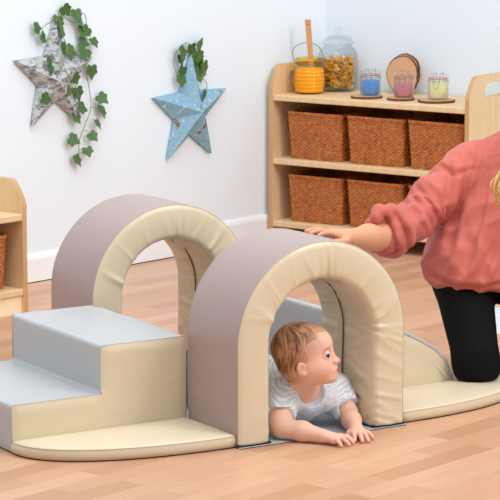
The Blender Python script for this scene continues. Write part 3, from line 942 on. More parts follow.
# white fleece rug at the right edge
rc_ = Vector((2.25, 1.05, 0)); t = thing('rug', 'white fleece rug on the floor behind the kneeling adult', 'rug', rc_)
def fleece(r0, r1, z, mat, name, amp, seed):
    bm = bmesh.new(); n = 90; rings = []
    rr = random.Random(seed); ph = [rr.random()*6 for _ in range(4)]
    for j in range(14):
        f = j/13; ring = []
        for k in range(n):
            a = 2*PI*k/n; R = (1+.06*math.sin(3*a+ph[0])+.04*math.sin(5*a+ph[1])+.02*math.sin(19*a+ph[2]))
            x, y = r0*R*f*math.cos(a), r1*R*f*math.sin(a)
            ring.append((x, y, z*(1-f**6)+.001+amp*noise.noise(Vector((x*30, y*30, seed)))*(1-f)**.3*(f < 1)))
        rings.append([bm.verts.new(p) for p in ring])
    for p, q in zip(rings[:-1], rings[1:]):
        for k in range(n):
            if (p[k].co-p[(k+1) % n].co).length < 1e-7: 
                pass
            bm.faces.new((p[k], p[(k+1) % n], q[(k+1) % n], q[k]))
    bmesh.ops.remove_doubles(bm, verts=bm.verts, dist=1e-4)
    bmesh.ops.recalc_face_normals(bm, faces=bm.faces)
    return obj(name, bm, mat, t, True)
fleece(.52, .42, .035, M['rug'], 'pile', .012, 2)

# ---------------------------------------------------------------- signed distance modelling for bodies and clothes
class Field:
    def __init__(s, lo, hi, h):
        s.lo = np.array(lo, float); s.h = h; s.n = np.ceil((np.array(hi)-s.lo)/h).astype(int)+1
        s.F = np.full(tuple(s.n), .2, np.float32)
    def win(s, lo, hi, pad):
        a = np.clip(np.floor((np.array(lo)-pad-s.lo)/s.h).astype(int), 0, s.n); b = np.clip(np.ceil((np.array(hi)+pad-s.lo)/s.h).astype(int)+1, 0, s.n)
        if (b <= a).any(): return None, None
        sl = tuple(slice(x, y) for x, y in zip(a, b))
        ax = [s.lo[i]+s.h*np.arange(a[i], b[i], dtype=np.float32) for i in range(3)]
        return sl, np.stack(np.meshgrid(*ax, indexing='ij'), -1).astype(np.float32)
    def put(s, d, sl, k):
        F = s.F[sl]; 
        if k > 0:
            hh = np.maximum(k-np.abs(F-d), 0)/k; s.F[sl] = np.minimum(F, d)-hh*hh*k*.25
        else: s.F[sl] = np.minimum(F, d)
    def cut(s, d, sl, k=0):
        F = s.F[sl]; d = -d
        if k > 0:
            hh = np.maximum(k-np.abs(F-d), 0)/k; s.F[sl] = np.maximum(F, d)+hh*hh*k*.25
        else: s.F[sl] = np.maximum(F, d)
    def cap(s, a, b, ra, rb=None, k=.01, op='put'):
        rb = ra if rb is None else rb; a, b = np.array(a, float), np.array(b, float); R = max(ra, rb)
        sl, P = s.win(np.minimum(a, b)-R, np.maximum(a, b)+R, k*1.5+.012)
        if sl is None: return
        ab = b-a; t = np.clip(((P-a)@ab)/max(ab@ab, 1e-9), 0, 1)
        d = np.linalg.norm(P-(a+t[..., None]*ab), axis=-1)-(ra+(rb-ra)*t)
        getattr(s, op)(d, sl, k)
    def chain(s, pts, rads, k=.01, op='put'):
        for i in range(len(pts)-1): s.cap(pts[i], pts[i+1], rads[i], rads[i+1], k, op)
    def ell(s, c, r, Rm=None, k=.01, op='put'):
        c = np.array(c, float); r = np.array(r, float); m = r.max()
        sl, P = s.win(c-m, c+m, k*1.5+.012)
        if sl is None: return
        q = P-c
        if Rm is not None: q = q@np.array(Rm)      # columns are the local axes
        k0 = np.linalg.norm(q/r, axis=-1); k1 = np.linalg.norm(q/(r*r), axis=-1)
        d = k0*(k0-1)/np.maximum(k1, 1e-6)
        getattr(s, op)(d.astype(np.float32), sl, k)
    def plane(s, p, n, lo, hi, k=0):    # removes the side n points to, within a window
        sl, P = s.win(lo, hi, 0); n = np.array(n, float); n /= np.linalg.norm(n)
        s.cut(-((P-np.array(p))@n), sl, k)
    def mesh(s):
        F = s.F; I = F < 0
        c = np.zeros(np.array(F.shape)-1, np.uint8)
        for dx in (0, 1):
            for dy in (0, 1):
                for dz in (0, 1): c += I[dx:F.shape[0]-1+dx, dy:F.shape[1]-1+dy, dz:F.shape[2]-1+dz]
        act = (c > 0) & (c < 8); idx = np.argwhere(act); gid = -np.ones(c.shape, np.int32); gid[act] = np.arange(len(idx))
        off = np.array([(x, y, z) for x in (0, 1) for y in (0, 1) for z in (0, 1)])
        V = np.stack([F[tuple((idx+o).T)] for o in off], 1)
        acc = np.zeros((len(idx), 3)); cnt = np.zeros(len(idx))
        for i in range(8):
            for j in range(i+1, 8):
                if np.abs(off[i]-off[j]).sum() != 1: continue
                a, b = V[:, i], V[:, j]; m = (a < 0) != (b < 0)
                t = np.where(m, a/np.where(m, a-b, 1), 0)
                acc += np.where(m[:, None], off[i]+t[:, None]*(off[j]-off[i]), 0); cnt += m
        P = (idx+acc/cnt[:, None])*s.h+s.lo
        quads = []
        for ax in range(3):
            a = [slice(None)]*3; b = [slice(None)]*3; a[ax] = slice(0, -1); b[ax] = slice(1, None)
            A, B = I[tuple(a)], I[tuple(b)]; o1, o2 = [(1, 2), (2, 0), (0, 1)][ax]
            e = np.argwhere(A != B)
            e = e[(e[:, o1] > 0) & (e[:, o2] > 0) & (e[:, o1] < F.shape[o1]-1) & (e[:, o2] < F.shape[o2]-1)]
            def g(d1, d2):
                q = e.copy(); q[:, o1] -= d1; q[:, o2] -= d2; return gid[tuple(q.T)]
            Q = np.stack([g(1, 1), g(0, 1), g(0, 0), g(1, 0)], 1)
            fl = ~A[tuple(e.T)]; Q[fl] = Q[fl][:, ::-1]; quads.append(Q)
        return P, np.concatenate(quads)
def vn(P, Q):
    n = np.zeros_like(P); a = np.cross(P[Q[:, 2]]-P[Q[:, 0]], P[Q[:, 3]]-P[Q[:, 1]])
    for k in range(4): np.add.at(n, Q[:, k], a)
    return n/np.maximum(np.linalg.norm(n, axis=1, keepdims=True), 1e-9)
def smooth(P, Q, it=2, f=.5):
    for _ in range(it):
        s = np.zeros_like(P); c = np.zeros(len(P))
        for k in range(4):
            for m in (1, 3): np.add.at(s, Q[:, k], P[Q[:, (k+m) % 4]]); np.add.at(c, Q[:, k], 1)
        P = P*(1-f)+s/np.maximum(c, 1)[:, None]*f
    return P
def nz(P, sc, oct=2, seed=0.):
    P = np.asarray(P)*np.asarray(sc)
    return np.array([noise.fractal(Vector((x+seed, y-seed, z+2*seed)), 1.0, 2.0, oct) for x, y, z in P])
def L3(c): return np.array(S(c)[:3])
def sst(a, b, x): t = np.clip((x-a)/(b-a), 0, 1); return t*t*(3-2*t)

# ---------------------------------------------------------------- baby
def frame(f, pitch, roll=0):
    f = np.array(f, float); f /= np.linalg.norm(f); up = np.array((0, 0, 1.))
    l = np.cross(up, f); l /= np.linalg.norm(l)
    F = f*math.cos(pitch)+up*math.sin(pitch); U = np.cross(F, l)
    l2 = l*math.cos(roll)+U*math.sin(roll); U2 = -l*math.sin(roll)+U*math.cos(roll)
    return np.stack([F, l2, U2], 1)         # columns: forward, left, up
HC = np.array((.265, .045, .253)); HR = frame((.722, -.691, 0), .13, .0)
def hp(x, y, z): return HC+HR@np.array((x, y, z), float)

def build_head(f, hp, R, s=1.0, adult=False):
    e = lambda c, r, k=.012, op='put': f.ell(hp(*[v*s for v in c]), np.array(r)*s, R, k*s, op)
    cp = lambda a, b, ra, rb, k=.008, op='put': f.cap(hp(*[v*s for v in a]), hp(*[v*s for v in b]), ra*s, rb*s, k*s, op)
    e((-.016, 0, .020), (.086, .073, .077)); e((.034, 0, .026), (.054, .056, .050), .02)
    e((.030, 0, -.034), (.050, .052, .056), .03)
    for y in (-1, 1):
        e((.043, y*.033, -.045), (.036, .031, .033), .02)
        e((.010, y*.042, -.050), (.036, .020, .026), .02)
    e((.072, 0, -.079), (.020, .024, .017), .018)
    e((.040, 0, -.076), (.034, .034, .020), .02)
    for y in (-1, 1): e((.094, y*.031, -.006), (.020, .017, .011), .012, 'cut')
    for y in (-1, 1): e((.069, y*.031, -.006), (.0152, .0155, .0138), .006)
    cp((.079, 0, .0), (.089, 0, -.024), .006, .0075, .014); e((.0955, 0, -.030), (.0105, .0100, .0085), .009)
    for y in (-1, 1): e((.091, y*.010, -.032), (.008, .007, .0065), .005)
    e((.080, 0, -.056), (.016, .022, .017), .012)
    e((.0880, 0, -.0535), (.0062, .014, .0046), .006); e((.0850, 0, -.0640), (.0066, .012, .0048), .006)
    e((.102, 0, -.0588), (.015, .013, .0022), .003, 'cut')
    for y in (-1, 1):
        e((.0805, y*.0345, -.006), (.0135, .0135, .0058), .002, 'cut')
        # ears
        E = R@np.array(frame((.55, y*1.0, 0), 0, 0))
        f.ell(hp(-.004*s, y*.068*s, -.034*s), np.array((.0075, .0135, .0205))*s, E, .005*s)
        f.ell(hp(.004*s, y*.079*s, -.031*s), np.array((.009, .0078, .0130))*s, E, .004*s, 'cut')
        f.ell(hp(.001*s, y*.067*s, -.050*s), np.array((.006, .008, .007))*s, E, .005*s)

fb = Field((.09, -.19, .0), (.50, .62, .38), .003)
build_head(fb, hp, HR)
# neck, torso
fb.chain([hp(-.015, 0, -.05), (.290, .10, .150)], [.045, .048], .03)
fb.cap((.235, .115, .118), (.425, .130, .108), .046, .046, .03)
fb.chain([(.325, .17, .105), (.285, .34, .098), (.24, .50, .10)], [.082, .085, .088], .03)
# arms
fb.chain([(.222, .110, .112), (.180, .050, .050), (.185, .030, .034)], [.038, .034, .032], .015)
fb.chain([(.172, .032, .034), (.212, -.025, .032), (.246, -.078, .024)], [.031, .030, .0205], .012)
fb.chain([(.432, .125, .105), (.437, .070, .045)], [.038, .033], .015)
fb.chain([(.437, .070, .042), (.415, .012, .032), (.390, -.048, .024)], [.031, .029, .0205], .012)
def hand(f, wrist, palm, knk, tips, thumb, r, kk=.005, rise=.008, palmr=.016):
    for kn in knk: f.cap(wrist, kn, r*2.0, r*1.35, .012)
    for a, b in zip(knk[:-1], knk[1:]): f.cap(a, b, r*1.35, r*1.35, .008)
    for i, (kn, tp) in enumerate(zip(knk, tips)):
        kn, tp = np.array(kn), np.array(tp); m1 = kn+(tp-kn)*.45+np.array((0, 0, rise)); m2 = kn+(tp-kn)*.78+np.array((0, 0, rise*.55))
        f.chain([kn, m1, m2, tp], [r*1.15, r*1.03, r*.95, r*.78], .002)
    f.chain(thumb, [r*1.6, r*1.25, r*1.05, r*.85], .006)
hand(fb, (.248, -.080, .024), None, [(.298, -.101, .020), (.289, -.114, .0215), (.276, -.121, .020), (.260, -.122, .017)],
     [(.330, -.124, .0075), (.317, -.143, .007), (.293, -.156, .007), (.266, -.154, .007)],
     [(.262, -.082, .022), (.290, -.080, .020), (.312, -.090, .014), (.326, -.100, .009)], .0068)
hand(fb, (.388, -.050, .024), None, [(.353, -.088, .020), (.366, -.095, .0215), (.380, -.095, .020), (.394, -.087, .017)],
     [(.338, -.121, .0075), (.350, -.143, .007), (.370, -.146, .007), (.402, -.122, .007)],
     [(.380, -.058, .022), (.357, -.062, .018), (.347, -.075, .012), (.340, -.088, .008)], .0068)
P, Q = fb.mesh(); P = smooth(P, Q, 1, .35)
loc = (P-HC)@HR
x, y, z = loc.T
ishead = (np.abs(x) < .14) & (np.abs(y) < .11) & (z > -.10)
col = np.tile(L3((234, 186, 162)), (len(P), 1))
def blend(c, w): 
    global col
    col = col*(1-w[:, None])+L3(c)*w[:, None]
def g(cx, cy, cz, r): return np.exp(-(((x-cx)**2+(np.abs(y)-cy)**2+(z-cz)**2)/r**2))*ishead
blend((236, 158, 140), .55*g(.058, .046, -.040, .030))
blend((226, 150, 132), .5*g(.100, 0, -.031, .012))
blend((218, 128, 122), np.clip(.9*sst(.0105, .006, np.abs(z+.059))*sst(.0165, .011, np.abs(y))*(x > .080)*ishead, 0, .85))
blend((150, 60, 60), 1.0*sst(.0024, .0008, np.abs(z+.0588))*sst(.014, .010, np.abs(y))*(x > .078)*ishead)
blend((222, 120, 104), .75*g(.004, .072, -.031, .012))
br = np.exp(-((z-.016+.28*(np.abs(y)-.03))/.0035)**2)*sst(.014, .020, np.abs(y))*sst(.050, .042, np.abs(y))*(x > .03)*ishead
blend((170, 116, 90), .45*br)
blend((92, 58, 46), .65*np.exp(-((z-.0022-.012*(1-((np.abs(y)-.031)/.015)**2))/.0022)**2)*sst(.0175, .014, np.abs(np.abs(y)-.031))*(x > .05)*ishead)
# scalp under the hair
hl = x-(.024+.62*z+.010*np.sin(60*z)+.006*np.sin(140*y+40*z))
sc = sst(.030, -.03, hl)*ishead*(z > -.085)
ear = (np.hypot(x+.003, z+.035) < .022) & (np.abs(y) > .060)
sc = sc*(~ear)
blend((196, 140, 110), .7*sc)
# knuckle and elbow blush
hd = (P[:, 2] < .03) & (P[:, 1] < -.08)
blend((240, 176, 158), .5*hd.astype(float))
baby = thing('person', 'baby lying on its tummy under the front arch in a striped top, head turned right', 'person', (.27, .1, 0))
baby_off = Vector(baby.location)
def child(o, root): o.parent = root; o.matrix_parent_inverse = Matrix.Translation(-Vector(root.location)); return o
child(meshobj('body', P, Q, M['skin'], None, True, col), baby)

# hair: cap over the cranium with streaks
fh = Field(HC-.13, HC+.13, .0028)
fh.ell(hp(-.016, 0, .020), (.0866, .0736, .0777), HR, .0); fh.ell(hp(.032, 0, .028), .5*(np.array((.110, .114, .102))), HR, .02)
fh.ell(hp(-.02, 0, -.03), (.066, .064, .055), HR, .02)
sl, PP = fh.win(fh.lo, fh.lo+fh.n*fh.h, 0)
q = (PP-HC)@HR; qx, qy, qz = q[..., 0], q[..., 1], q[..., 2]
keep = qx-(.020+.64*qz+.008*np.sin(70*qz+3)+.006*np.sin(150*qy+50*qz)-.012*np.sin(np.clip(np.abs(qy)/.06, 0, 1)*PI*.5)*(qz > .02))
inner = fh.F+.006
fh.F = np.maximum(np.maximum(fh.F, keep.astype(np.float32)*.8), -inner)
fh.F = np.maximum(fh.F, (-(qz+.082)).astype(np.float32))
eard = (.022-np.sqrt((qx-.000)**2+(qz+.036)**2)); eard = np.where(np.abs(qy) > .05, eard, -.1)
fh.F = np.maximum(fh.F, eard.astype(np.float32))
P2, Q2 = fh.mesh(); P2 = smooth(P2, Q2, 1, .4)
l2 = (P2-HC)@HR; n2 = vn(P2, Q2)
ang = np.arctan2(l2[:, 2]-.0, l2[:, 0]+.03); rad = np.hypot(l2[:, 0]+.03, l2[:, 2])
kx = np.array((-.40, 0, .917)); dd = l2/np.linalg.norm(l2, axis=1, keepdims=True); pol = np.arccos(np.clip(dd@kx, -1, 1))
azv = dd-(dd@kx)[:, None]*kx; azv /= np.maximum(np.linalg.norm(azv, axis=1, keepdims=True), 1e-6)
sw = np.sin(pol*2)*.5; c_, s_n = np.cos(sw), np.sin(sw); e1 = np.cross(kx, (0, 1., 0)); ax_, ay_ = azv@e1, azv[:, 1]; ax_, ay_ = ax_*c_-ay_*s_n, ax_*s_n+ay_*c_
stk = nz(np.stack([ax_*11, ay_*11, pol*2.2], 1), 1, 3, 3.)*.9+nz(l2, 28, 2, 8.)*.5
P2 = P2+n2*(np.maximum(stk, -.25)*.0020+.0010)[:, None]
hc = L3((146, 94, 66)); hc2 = L3((214, 160, 120)); hc3 = L3((88, 50, 34))
w = np.clip(.5+stk*.9, 0, 1)[:, None]
ch = hc3*(1-w)+hc2*w; ch = ch*.75+hc*.25
edge = sst(-.050, .0, l2[:, 0]-(.020+.64*l2[:, 2]))[:, None]
ch = ch*(1-.7*edge)+L3((218, 164, 134))*.7*edge
child(meshobj('hair', P2, Q2, M['hair_attr'], None, True, ch), baby)
# eyes
for sy in (-1, 1):
    bm = bmesh.new(); bmesh.ops.create_uvsphere(bm, u_segments=32, v_segments=24, radius=.0128)
    vs = np.array([v.co for v in bm.verts]); fs = [[v.index for v in f_.verts] for f_ in bm.faces]; bm.free()
    d = vs/.0128; gz = np.array((.74, -.60 if sy < 0 else -.3, .02)); gz /= np.linalg.norm(gz)   # gaze in head space
    a = np.arccos(np.clip(d@gz, -1, 1))
    cc = np.where((a < .36)[:, None], L3((16, 16, 22)), np.where((a < .74)[:, None], L3((74, 96, 128)), L3((238, 238, 240))))
    vs2 = np.array([hp(.0695+v[0], sy*.031+v[1], -.006+v[2]) for v in vs])
    child(meshobj('eye', vs2, fs, M['eye'], None, True, cc), baby)
# striped top
fsx = Field((.08, -.02, .0), (.51, .56, .26), .003)
fsx.cap((.232, .118, .116), (.428, .132, .106), .055, .054, .03)
fsx.chain([(.325, .165, .104), (.285, .34, .098), (.255, .45, .10)], [.092, .094, .096], .03)
fsx.chain([(.222, .110, .110), (.182, .052, .054)], [.050, .045], .02)
fsx.chain([(.432, .125, .103), (.437, .066, .046)], [.050, .046], .02)
fsx.cap((.30, .10, .10), (.36, .10, .10), .05, .05, .03)
fsx.plane((.186, .062, .058), (-.55, -.75, -.35), (.08, -.02, 0), (.262, .105, .095), .004)
fsx.plane((.435, .078, .058), (.1, -.75, -.65), (.40, -.02, 0), (.51, .12, .10), .004)
fsx.plane((0, .46, 0), (0, 1, 0), (.08, .40, 0), (.51, .56, .26), .004)
fsx.plane((0, 0, .006), (0, 0, -1), (.08, -.02, 0), (.51, .56, .02), 0)
NK = np.array((.300, .050, .148)); NKR = frame((.25, -1, 0), .5)
fsx.ell(NK, (.066, .048, .066), NKR, .003, 'cut')
PS, QS = fsx.mesh(); PS = smooth(PS, QS, 2, .4); ns = vn(PS, QS)
PS = PS+ns*(nz(PS, (38, 26, 30), 2, 1.)*.0045)[:, None]
lk = (PS-NK)@NKR; dn = np.linalg.norm(lk/np.array((.066, .048, .066)), axis=1)
sd = PS@np.array((-.10, -.45, .89))+.0012*nz(PS, 14, 2, 5.)
stripe = sst(.25, .6, .5+.5*np.sin(sd*2*PI/.0080))
cs = L3((232, 236, 241))*(1-stripe[:, None]*.55)+L3((176, 182, 190))*stripe[:, None]*.55
trim = sst(1.19, 1.10, dn)[:, None]
cs = cs*(1-trim)+L3((214, 226, 240))*trim
child(meshobj('striped_top', PS, QS, M['cloth_attr'], None, True, cs), baby)
# trousers and feet
ft = Field((.02, .38, .0), (.50, .95, .24), .005)
ft.chain([(.262, .43, .10), (.24, .54, .10)], [.090, .098], .03)
ft.ell((.235, .56, .115), (.10, .085, .085), None, .03)
for pts in ([(.19, .58, .09), (.105, .69, .065), (.15, .82, .045)], [(.29, .58, .09), (.375, .70, .065), (.345, .84, .045)]):
    ft.chain(pts, [.075, .060, .042], .02)
ft.plane((0, 0, .006), (0, 0, -1), (.02, .38, 0), (.5, .95, .03), 0)
P3, Q3 = ft.mesh(); P3 = smooth(P3, Q3, 2); P3 = P3+vn(P3, Q3)*(nz(P3, 22, 2, 2.)*.005)[:, None]
child(meshobj('trousers', P3, Q3, M['navy'], None, True), baby)
for a, b in (((.15, .82, .042), (.19, .885, .024)), ((.345, .84, .042), (.31, .90, .024))):
    ff = Field(np.array(b)-.09, np.array(b)+.09, .003)
    a = np.array(a); b = np.array(b); d = (b-a); d[2] = 0; d /= np.linalg.norm(d); s_ = np.array((-d[1], d[0], 0))
    ff.chain([a, b+d*.0], [.026, .022], .01); 
    for k in range(5): ff.cap(b, b+d*(.030-.003*k)+s_*(.015-.0075*k)+np.array((0, 0, -.012)), .012, .0065, .004)
    ff.plane((0, 0, .004), (0, 0, -1), b-.09, b+.09, 0)
    P4, Q4 = ff.mesh(); child(meshobj('foot', P4, Q4, M['skin'], None, True, np.tile(L3((234, 186, 162)), (len(P4), 1))), baby)

# ---------------------------------------------------------------- adult
ad = thing('person', 'adult in a coral blouse and black leggings kneeling at the right picture edge', 'person', (1.2, .4, 0))
fa = Field((.38, -.05, .03), (1.78, .92, 1.22), .005)
HA = np.array((1.445, .285, .985)); HAR = frame((-.45, -.89, 0), -.35)
def hpa(x, y, z): return HA+HAR@np.array((x, y, z), float)
build_head(fa, hpa, HAR, 1.12)
SHR, SHL = np.array((1.195, .48, .715)), np.array((1.53, .33, .72))
fa.chain([hpa(-.03, 0, -.07), (1.385, .40, .80)], [.055, .06], .03)
fa.cap(SHR+np.array((.03, 0, .0)), SHL, .062, .062, .05)
fa.chain([(1.37, .42, .70), (1.30, .45, .54), (1.24, .45, .44)], [.125, .115, .14], .05)
ELB = np.array((.865, .42, .510)); WR = np.array((.590, .300, .547))
fa.chain([SHR, (1.03, .46, .61), ELB], [.062, .055, .046], .03)
fa.chain([ELB, (.79, .385, .520), (.70, .345, .534), WR], [.044, .046, .040, .0265], .02)
KR, HPR = np.array((1.068, .256, .116)), np.array((1.118, .405, .370))
HIPS = []
for dx in (np.zeros(3), np.array((.21, -.085, 0))):
    fa.chain([KR+dx, HPR+dx*.95], [.060, .080], .04); fa.chain([KR+dx, KR+dx+np.array((.25, .34, -.03))], [.056, .045], .03)
    fa.chain([KR+dx+np.array((.25, .34, -.03)), KR+dx+np.array((.32, .44, -.055))], [.04, .028], .02)
# hand resting on the arch
r = .0082
W0 = np.array((.590, .300, .547))
kn = [(.523, .262, .567), (.520, .282, .571), (.521, .301, .568), (.526, .318, .560)]
tips = [(.440, .240, .5755), (.426, .266, .580), (.430, .296, .582), (.452, .316, .576)]
for k_ in kn: fa.cap(W0, k_, r*2.4, r*1.5, .015)
for a, b in zip(kn[:-1], kn[1:]): fa.cap(a, b, r*1.45, r*1.45, .008)
for a, b in zip(kn, tips):
    a, b = np.array(a), np.array(b); m1 = a+(b-a)*.45+np.array((0, 0, .008)); m2 = a+(b-a)*.75+np.array((0, 0, .006))
    fa.chain([a, m1, m2, b], [r*1.15, r*1.05, r*.98, r*.85], .002)
fa.chain([(.575, .280, .548), (.550, .250, .548), (.520, .232, .548), (.492, .222, .556)], [.018, .013, .011, .009], .006)
PA, QA = fa.mesh(); PA = smooth(PA, QA, 2, .4)
loc = (PA-HA)@HAR/1.12; x, y, z = loc.T; ishead = (np.abs(x) < .14) & (np.abs(y) < .11) & (z > -.10)
col = np.tile(L3((214, 156, 120)), (len(PA), 1))
blend((198, 92, 90), np.clip(1.3*sst(.0105, .006, np.abs(z+.059))*sst(.0165, .011, np.abs(y))*(x > .080)*ishead, 0, .9))
blend((228, 150, 130), .5*((PA[:, 0] < .46)).astype(float))
child(meshobj('body', PA, QA, M['skin'], None, True, col), ad)
for sy in (-1, 1):
    bm = bmesh.new(); bmesh.ops.create_uvsphere(bm, u_segments=24, v_segments=16, radius=.0143)
    vs = np.array([v.co for v in bm.verts]); fs = [[v.index for v in f_.verts] for f_ in bm.faces]; bm.free()
    a = np.arccos(np.clip(vs[:, 0]/.0143, -1, 1)); cc = np.where((a < .2)[:, None], L3((18, 18, 24)), np.where((a < .45)[:, None], L3((74, 96, 128)), L3((238, 238, 240))))
    child(meshobj('eye', np.array([hpa(.080+v[0], sy*.0347+v[1], -.0067+v[2]) for v in vs]), fs, M['eye'], None, True, cc), ad)
# leggings
fl = Field((.92, -.05, .0), (1.55, .95, .62), .005)
for dx in (np.zeros(3), np.array((.21, -.085, 0))):
    fl.chain([KR+dx+np.array((0, 0, .012)), HPR+dx*.95], [.077, .100], .05); fl.chain([KR+dx+np.array((0, 0, -.01)), KR+dx+np.array((.25, .34, -.035))], [.068, .052], .03)
    fl.ell(KR+dx+np.array((.003, -.010, -.040)), (.078, .066, .060), None, .03)
fl.cap(HPR, HPR+np.array((.21, -.085, 0)), .088, .088, .05)
fl.plane((0, 0, .047), (0, 0, -1), (.92, -.05, 0), (1.55, .28, .1), .006)
PL, QL = fl.mesh(); PL = smooth(PL, QL, 2)
child(meshobj('leggings', PL, QL, M['leggings'], None, True), ad)
# blouse
fc = Field((.66, .12, .22), (1.80, .72, .90), .006)
fc.cap(SHR+np.array((.03, 0, .0)), SHL, .078, .078, .05)
fc.chain([(1.385, .42, .69), (1.30, .44, .56), (1.255, .42, .44), (1.24, .40, .34)], [.150, .165, .195, .200], .06)
fc.chain([(1.20, .40, .46), (1.135, .39, .385)], [.10, .140], .06)
fc.chain([SHR, (1.035, .455, .618), (.93, .43, .548)], [.076, .070, .060], .02)
fc.chain([(.93, .43, .548), (.85, .41, .530)], [.060, .058], .03)
# rolled cuff: stacked soft rings round the forearm
cd = np.array((.79, .385, .520))-ELB; cd = cd/np.linalg.norm(cd)
u1 = np.cross(cd, (0, 0, 1)); u1 /= np.linalg.norm(u1); u2 = np.cross(cd, u1)
def cuff(f, c, R, r, sq=1.0, tilt=0):
    pts = [c+(u1*math.cos(a)*R+u2*math.sin(a)*R*sq)+cd*tilt*math.sin(a) for a in np.linspace(0, 2*PI, 17)]
    f.chain(pts, [r*(1+.12*math.sin(3*i)) for i in range(17)], .008)
cc0 = np.array((.812, .392, .536))
cuff(fc, cc0+cd*.030, .052, .017, 1.0, .012); cuff(fc, cc0-cd*.002, .058, .021, 1.05, -.016); cuff(fc, cc0-cd*.035, .062, .018, 1.0, .018)
fc.cap(cc0-cd*.05, cc0+cd*.012, .060, .050, .01)
fc.chain([(.742, .36, .592), (.765, .37, .608), (.815, .385, .608)], [.018, .022, .018], .015)
# open hem and neck
fc.plane((1.0, .4, .350), (-.10, 0, -1), (.66, .12, .22), (1.8, .72, .42), .006)
fc.ell((1.395, .36, .845), (.085, .085, .10), None, .006, 'cut')
PC, QC = fc.mesh(); PC = smooth(PC, QC, 2); nC = vn(PC, QC)
wv = nz(PC, (5, 5, 3.2), 2, 7.); rd = 1-np.abs(nz(PC+wv[:, None]*.035, (11, 8, 6), 2, 4.))*2.2
rd2 = 1-np.abs(nz(PC, (20, 18, 12), 2, 9.))*2
body_w = sst(1.10, 1.02, PC[:, 0])
# long diagonal folds pulling from armpit to hem, cross folds on the sleeve
dgp = (PC[:, 0]*.80+PC[:, 1]*.2-PC[:, 2]*.60)*34+wv*4.5; dg = (1-np.abs(np.sin(dgp))*1.6)
slv = (PC-SHR)@((ELB-SHR)/np.linalg.norm(ELB-SHR)); sl2 = 1-np.abs(np.sin(slv*30+wv*5+PC[:, 2]*16))*1.6
PC = PC+nC*((np.clip(rd, -1, 1)*.006+np.clip(rd2, -1, 1)*.002+dg*.0075*(1-body_w*.0)*sst(.70, .56, PC[:, 2])*(PC[:, 0] > .97)+sl2*.006*sst(1.12, 1.0, PC[:, 0])*sst(.84, .90, PC[:, 0])))[:, None]
low = sst(.36, .30, PC[:, 2])*(PC[:, 0] > .93)
PC[:, 0] += low*.006*np.sin(PC[:, 1]*70); PC[:, 1] += low*.008*np.sin(PC[:, 0]*55)
PC = smooth(PC, QC, 1, .4)
# sewn and pressed creases in the cloth, on the side of the blouse that hangs over the arm and chest
CREASES = [([(.698, .717), (.685, .625), (.659, .535)], .016, .014), ([(.759, .752), (.734, .621), (.694, .475), (.654, .379)], .010, .012), ([(.823, .713), (.79, .566), (.737, .413)], .009, .012),
 ([(.609, .387), (.696, .351), (.801, .346), (.871, .365)], .012, .011), ([(.619, .426), (.68, .476), (.707, .523)], .010, .011), ([(.538, .622), (.583, .585), (.618, .515)], .011, .010),
 ([(.582, .667), (.63, .613), (.658, .545)], .009, .010), ([(.508, .598), (.539, .546), (.55, .479)], .014, .009), ([(.465, .599), (.488, .551), (.506, .49)], .010, .008),
 ([(.656, .733), (.708, .703), (.767, .718)], .007, .009), ([(.8, .815), (.787, .75), (.761, .669)], .006, .006), ([(.868, .542), (.817, .446), (.793, .387)], .010, .013), ([(.555, .65), (.606, .599), (.638, .523)], .008, .009)]
nC = vn(PC, QC); uv = np.stack([.8504*PC[:, 0]-.5261*PC[:, 1], PC[:, 2]], 1); front = sst(-.05, .35, nC@np.array((-.526, -.85, .1)))
disp = np.zeros(len(PC))
for pl, A, wd in CREASES:
    pl = [np.array(p) for p in pl]; L = sum(np.linalg.norm(b-a) for a, b in zip(pl[:-1], pl[1:])); best = np.full(len(PC), 9.); tt = np.zeros(len(PC)); acc = 0; sg = np.zeros(len(PC))
    for a, b in zip(pl[:-1], pl[1:]):
        ab = b-a; l = np.linalg.norm(ab); t = np.clip((uv-a)@ab/l**2, 0, 1); dv = uv-(a+t[:, None]*ab); d = np.linalg.norm(dv, axis=1)
        side = np.sign(ab[0]*dv[:, 1]-ab[1]*dv[:, 0]); m = d < best; best[m] = d[m]; tt[m] = (acc+t[m]*l)/L; sg[m] = side[m]; acc += l
    taper = np.sin(np.clip(tt*.86+.07, 0, 1)*PI)**.6
    disp += A*taper*(-np.exp(-(best/wd)**2)+.55*np.exp(-((best*sg-wd*1.6)/(wd*1.2))**2))
PC = PC+nC*(disp*front)[:, None]
child(meshobj('blouse', PC, QC, M['blouse'], None, True), ad)
# hair: cap and hanging wavy locks
fha = Field(HA-.17, HA+.17, .004)
fha.ell(hpa(-.020, 0, .026), (.104, .092, .098), HAR, .0); fha.ell(hpa(-.05, 0, -.03), (.07, .088, .08), HAR, .03)
sl, PP = fha.win(fha.lo, fha.lo+fha.n*fha.h, 0); q = (PP-HA)@HAR
fha.F = np.maximum(fha.F, (q[..., 0]-(.045+.5*q[..., 2])).astype(np.float32)*.8)
P5, Q5 = fha.mesh(); P5 = smooth(P5, Q5, 1)
lh = (P5-HA)@HAR; stk = nz(np.stack([lh[:, 0]*10, lh[:, 1]*90, lh[:, 2]*10], 1), 1, 2, 2.); P5 = P5+vn(P5, Q5)*(stk*.006)[:, None]
w = np.clip(.5+stk*.8, 0, 1)[:, None]; chh = L3((150, 108, 62))*(1-w)+L3((226, 190, 132))*w
hair = child(meshobj('hair', P5, Q5, M['hair_attr'], None, True, chh), ad)
m_lock = m_plain('blonde_lock', (222, 180, 116), .4, .18, 90, .2)
bm = bmesh.new(); rnd = random.Random(5)
base_path = [hpa(-.01, -.095, .0), (1.29, .27, .86), (1.215, .245, .775), (1.160, .245, .722), (1.132, .245, .682), (1.140, .245, .640), (1.166, .245, .608), (1.183, .245, .628)]
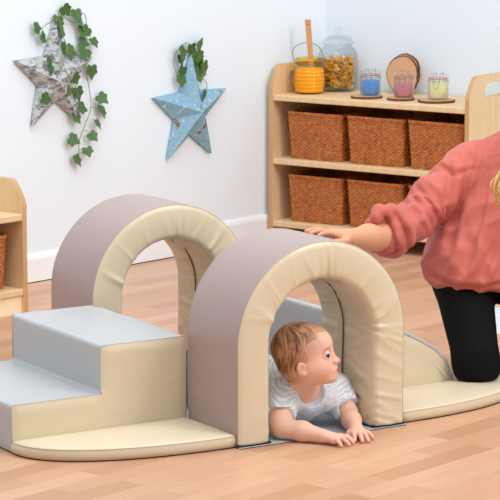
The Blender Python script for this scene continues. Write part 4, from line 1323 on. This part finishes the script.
for k in range(12):
    o = np.array((rnd.gauss(0, .010), rnd.gauss(0, .012), rnd.gauss(0, .007)))
    pts = [np.array(p)+o*(1.2 if i < 3 else 1)+np.array((rnd.gauss(0, .004), 0, rnd.gauss(0, .004))) for i, p in enumerate(base_path)]
    cp = curve_pts([Vector(p) for p in pts], 8); tube(bm, cp, [max(.0007, .0032*(1-(i/len(cp))**3)) for i in range(len(cp))], 6)
for j in range(7):
    st0 = hpa(-.03+rnd.uniform(-.02, .02), -.09+rnd.uniform(-.01, .01)+(.17 if j > 3 else 0), rnd.uniform(-.03, .03))
    for k in range(6):
        c = [st0+np.array((rnd.gauss(0, .008), rnd.gauss(0, .008), 0))+np.array((.022*math.sin(i*1.3+j), -.008*i, -.055*i)) for i in range(5)]
        cp = curve_pts([Vector(p) for p in c], 6); tube(bm, cp, [max(.001, .0055*(1-(i/len(cp))**3)) for i in range(len(cp))], 6)
o = obj('loose_lock', bm, m_lock, None, True); o.parent = hair; o.matrix_parent_inverse = Matrix.Translation(-Vector(ad.location)); o.matrix_parent_inverse = hair.matrix_parent_inverse.copy()
o.matrix_parent_inverse = Matrix.Identity(4)

# ---------------------------------------------------------------- light and camera
w = bpy.data.worlds.new('World'); SC.world = w; w.use_nodes = True
bg = w.node_tree.nodes['Background']; bg.inputs[0].default_value = (.90, .96, 1.0, 1); bg.inputs[1].default_value = .69
def area(name, loc, target, size, power, col=(1, 1, 1)):
    L = bpy.data.lights.new(name, 'AREA'); L.shape = 'RECTANGLE'; L.size, L.size_y = size; L.energy = power; L.color = col
    o = link(bpy.data.objects.new(name, L)); o.location = loc
    d = Vector(target)-Vector(loc); o.rotation_euler = d.to_track_quat('-Z', 'Y').to_euler(); return o
area('key_softbox', (2.6, -3.4, 3.6), (.7, 1.0, .2), (1.8, 1.8), 120, (1, .99, .98))
area('ceiling_softbox', (.2, .2, 4.2), (.4, .6, 0), (4, 4), 150, (.96, .985, 1))
CAM = bpy.data.cameras.new('Camera'); CAM.sensor_width = 36; CAM.lens = 2500/500*36; CAM.clip_end = 60
co = link(bpy.data.objects.new('Camera', CAM)); co.location = (-3.79116780, -6.19386122, 1.78105080)
co.rotation_euler = (PI/2-.161181114, 0, -.554017155)
SC.camera = co
vs_ = SC.view_settings; vs_.view_transform = 'Standard'; vs_.look = 'None'; vs_.exposure = 0.0; vs_.gamma = 1.0; vs_.use_curve_mapping = False
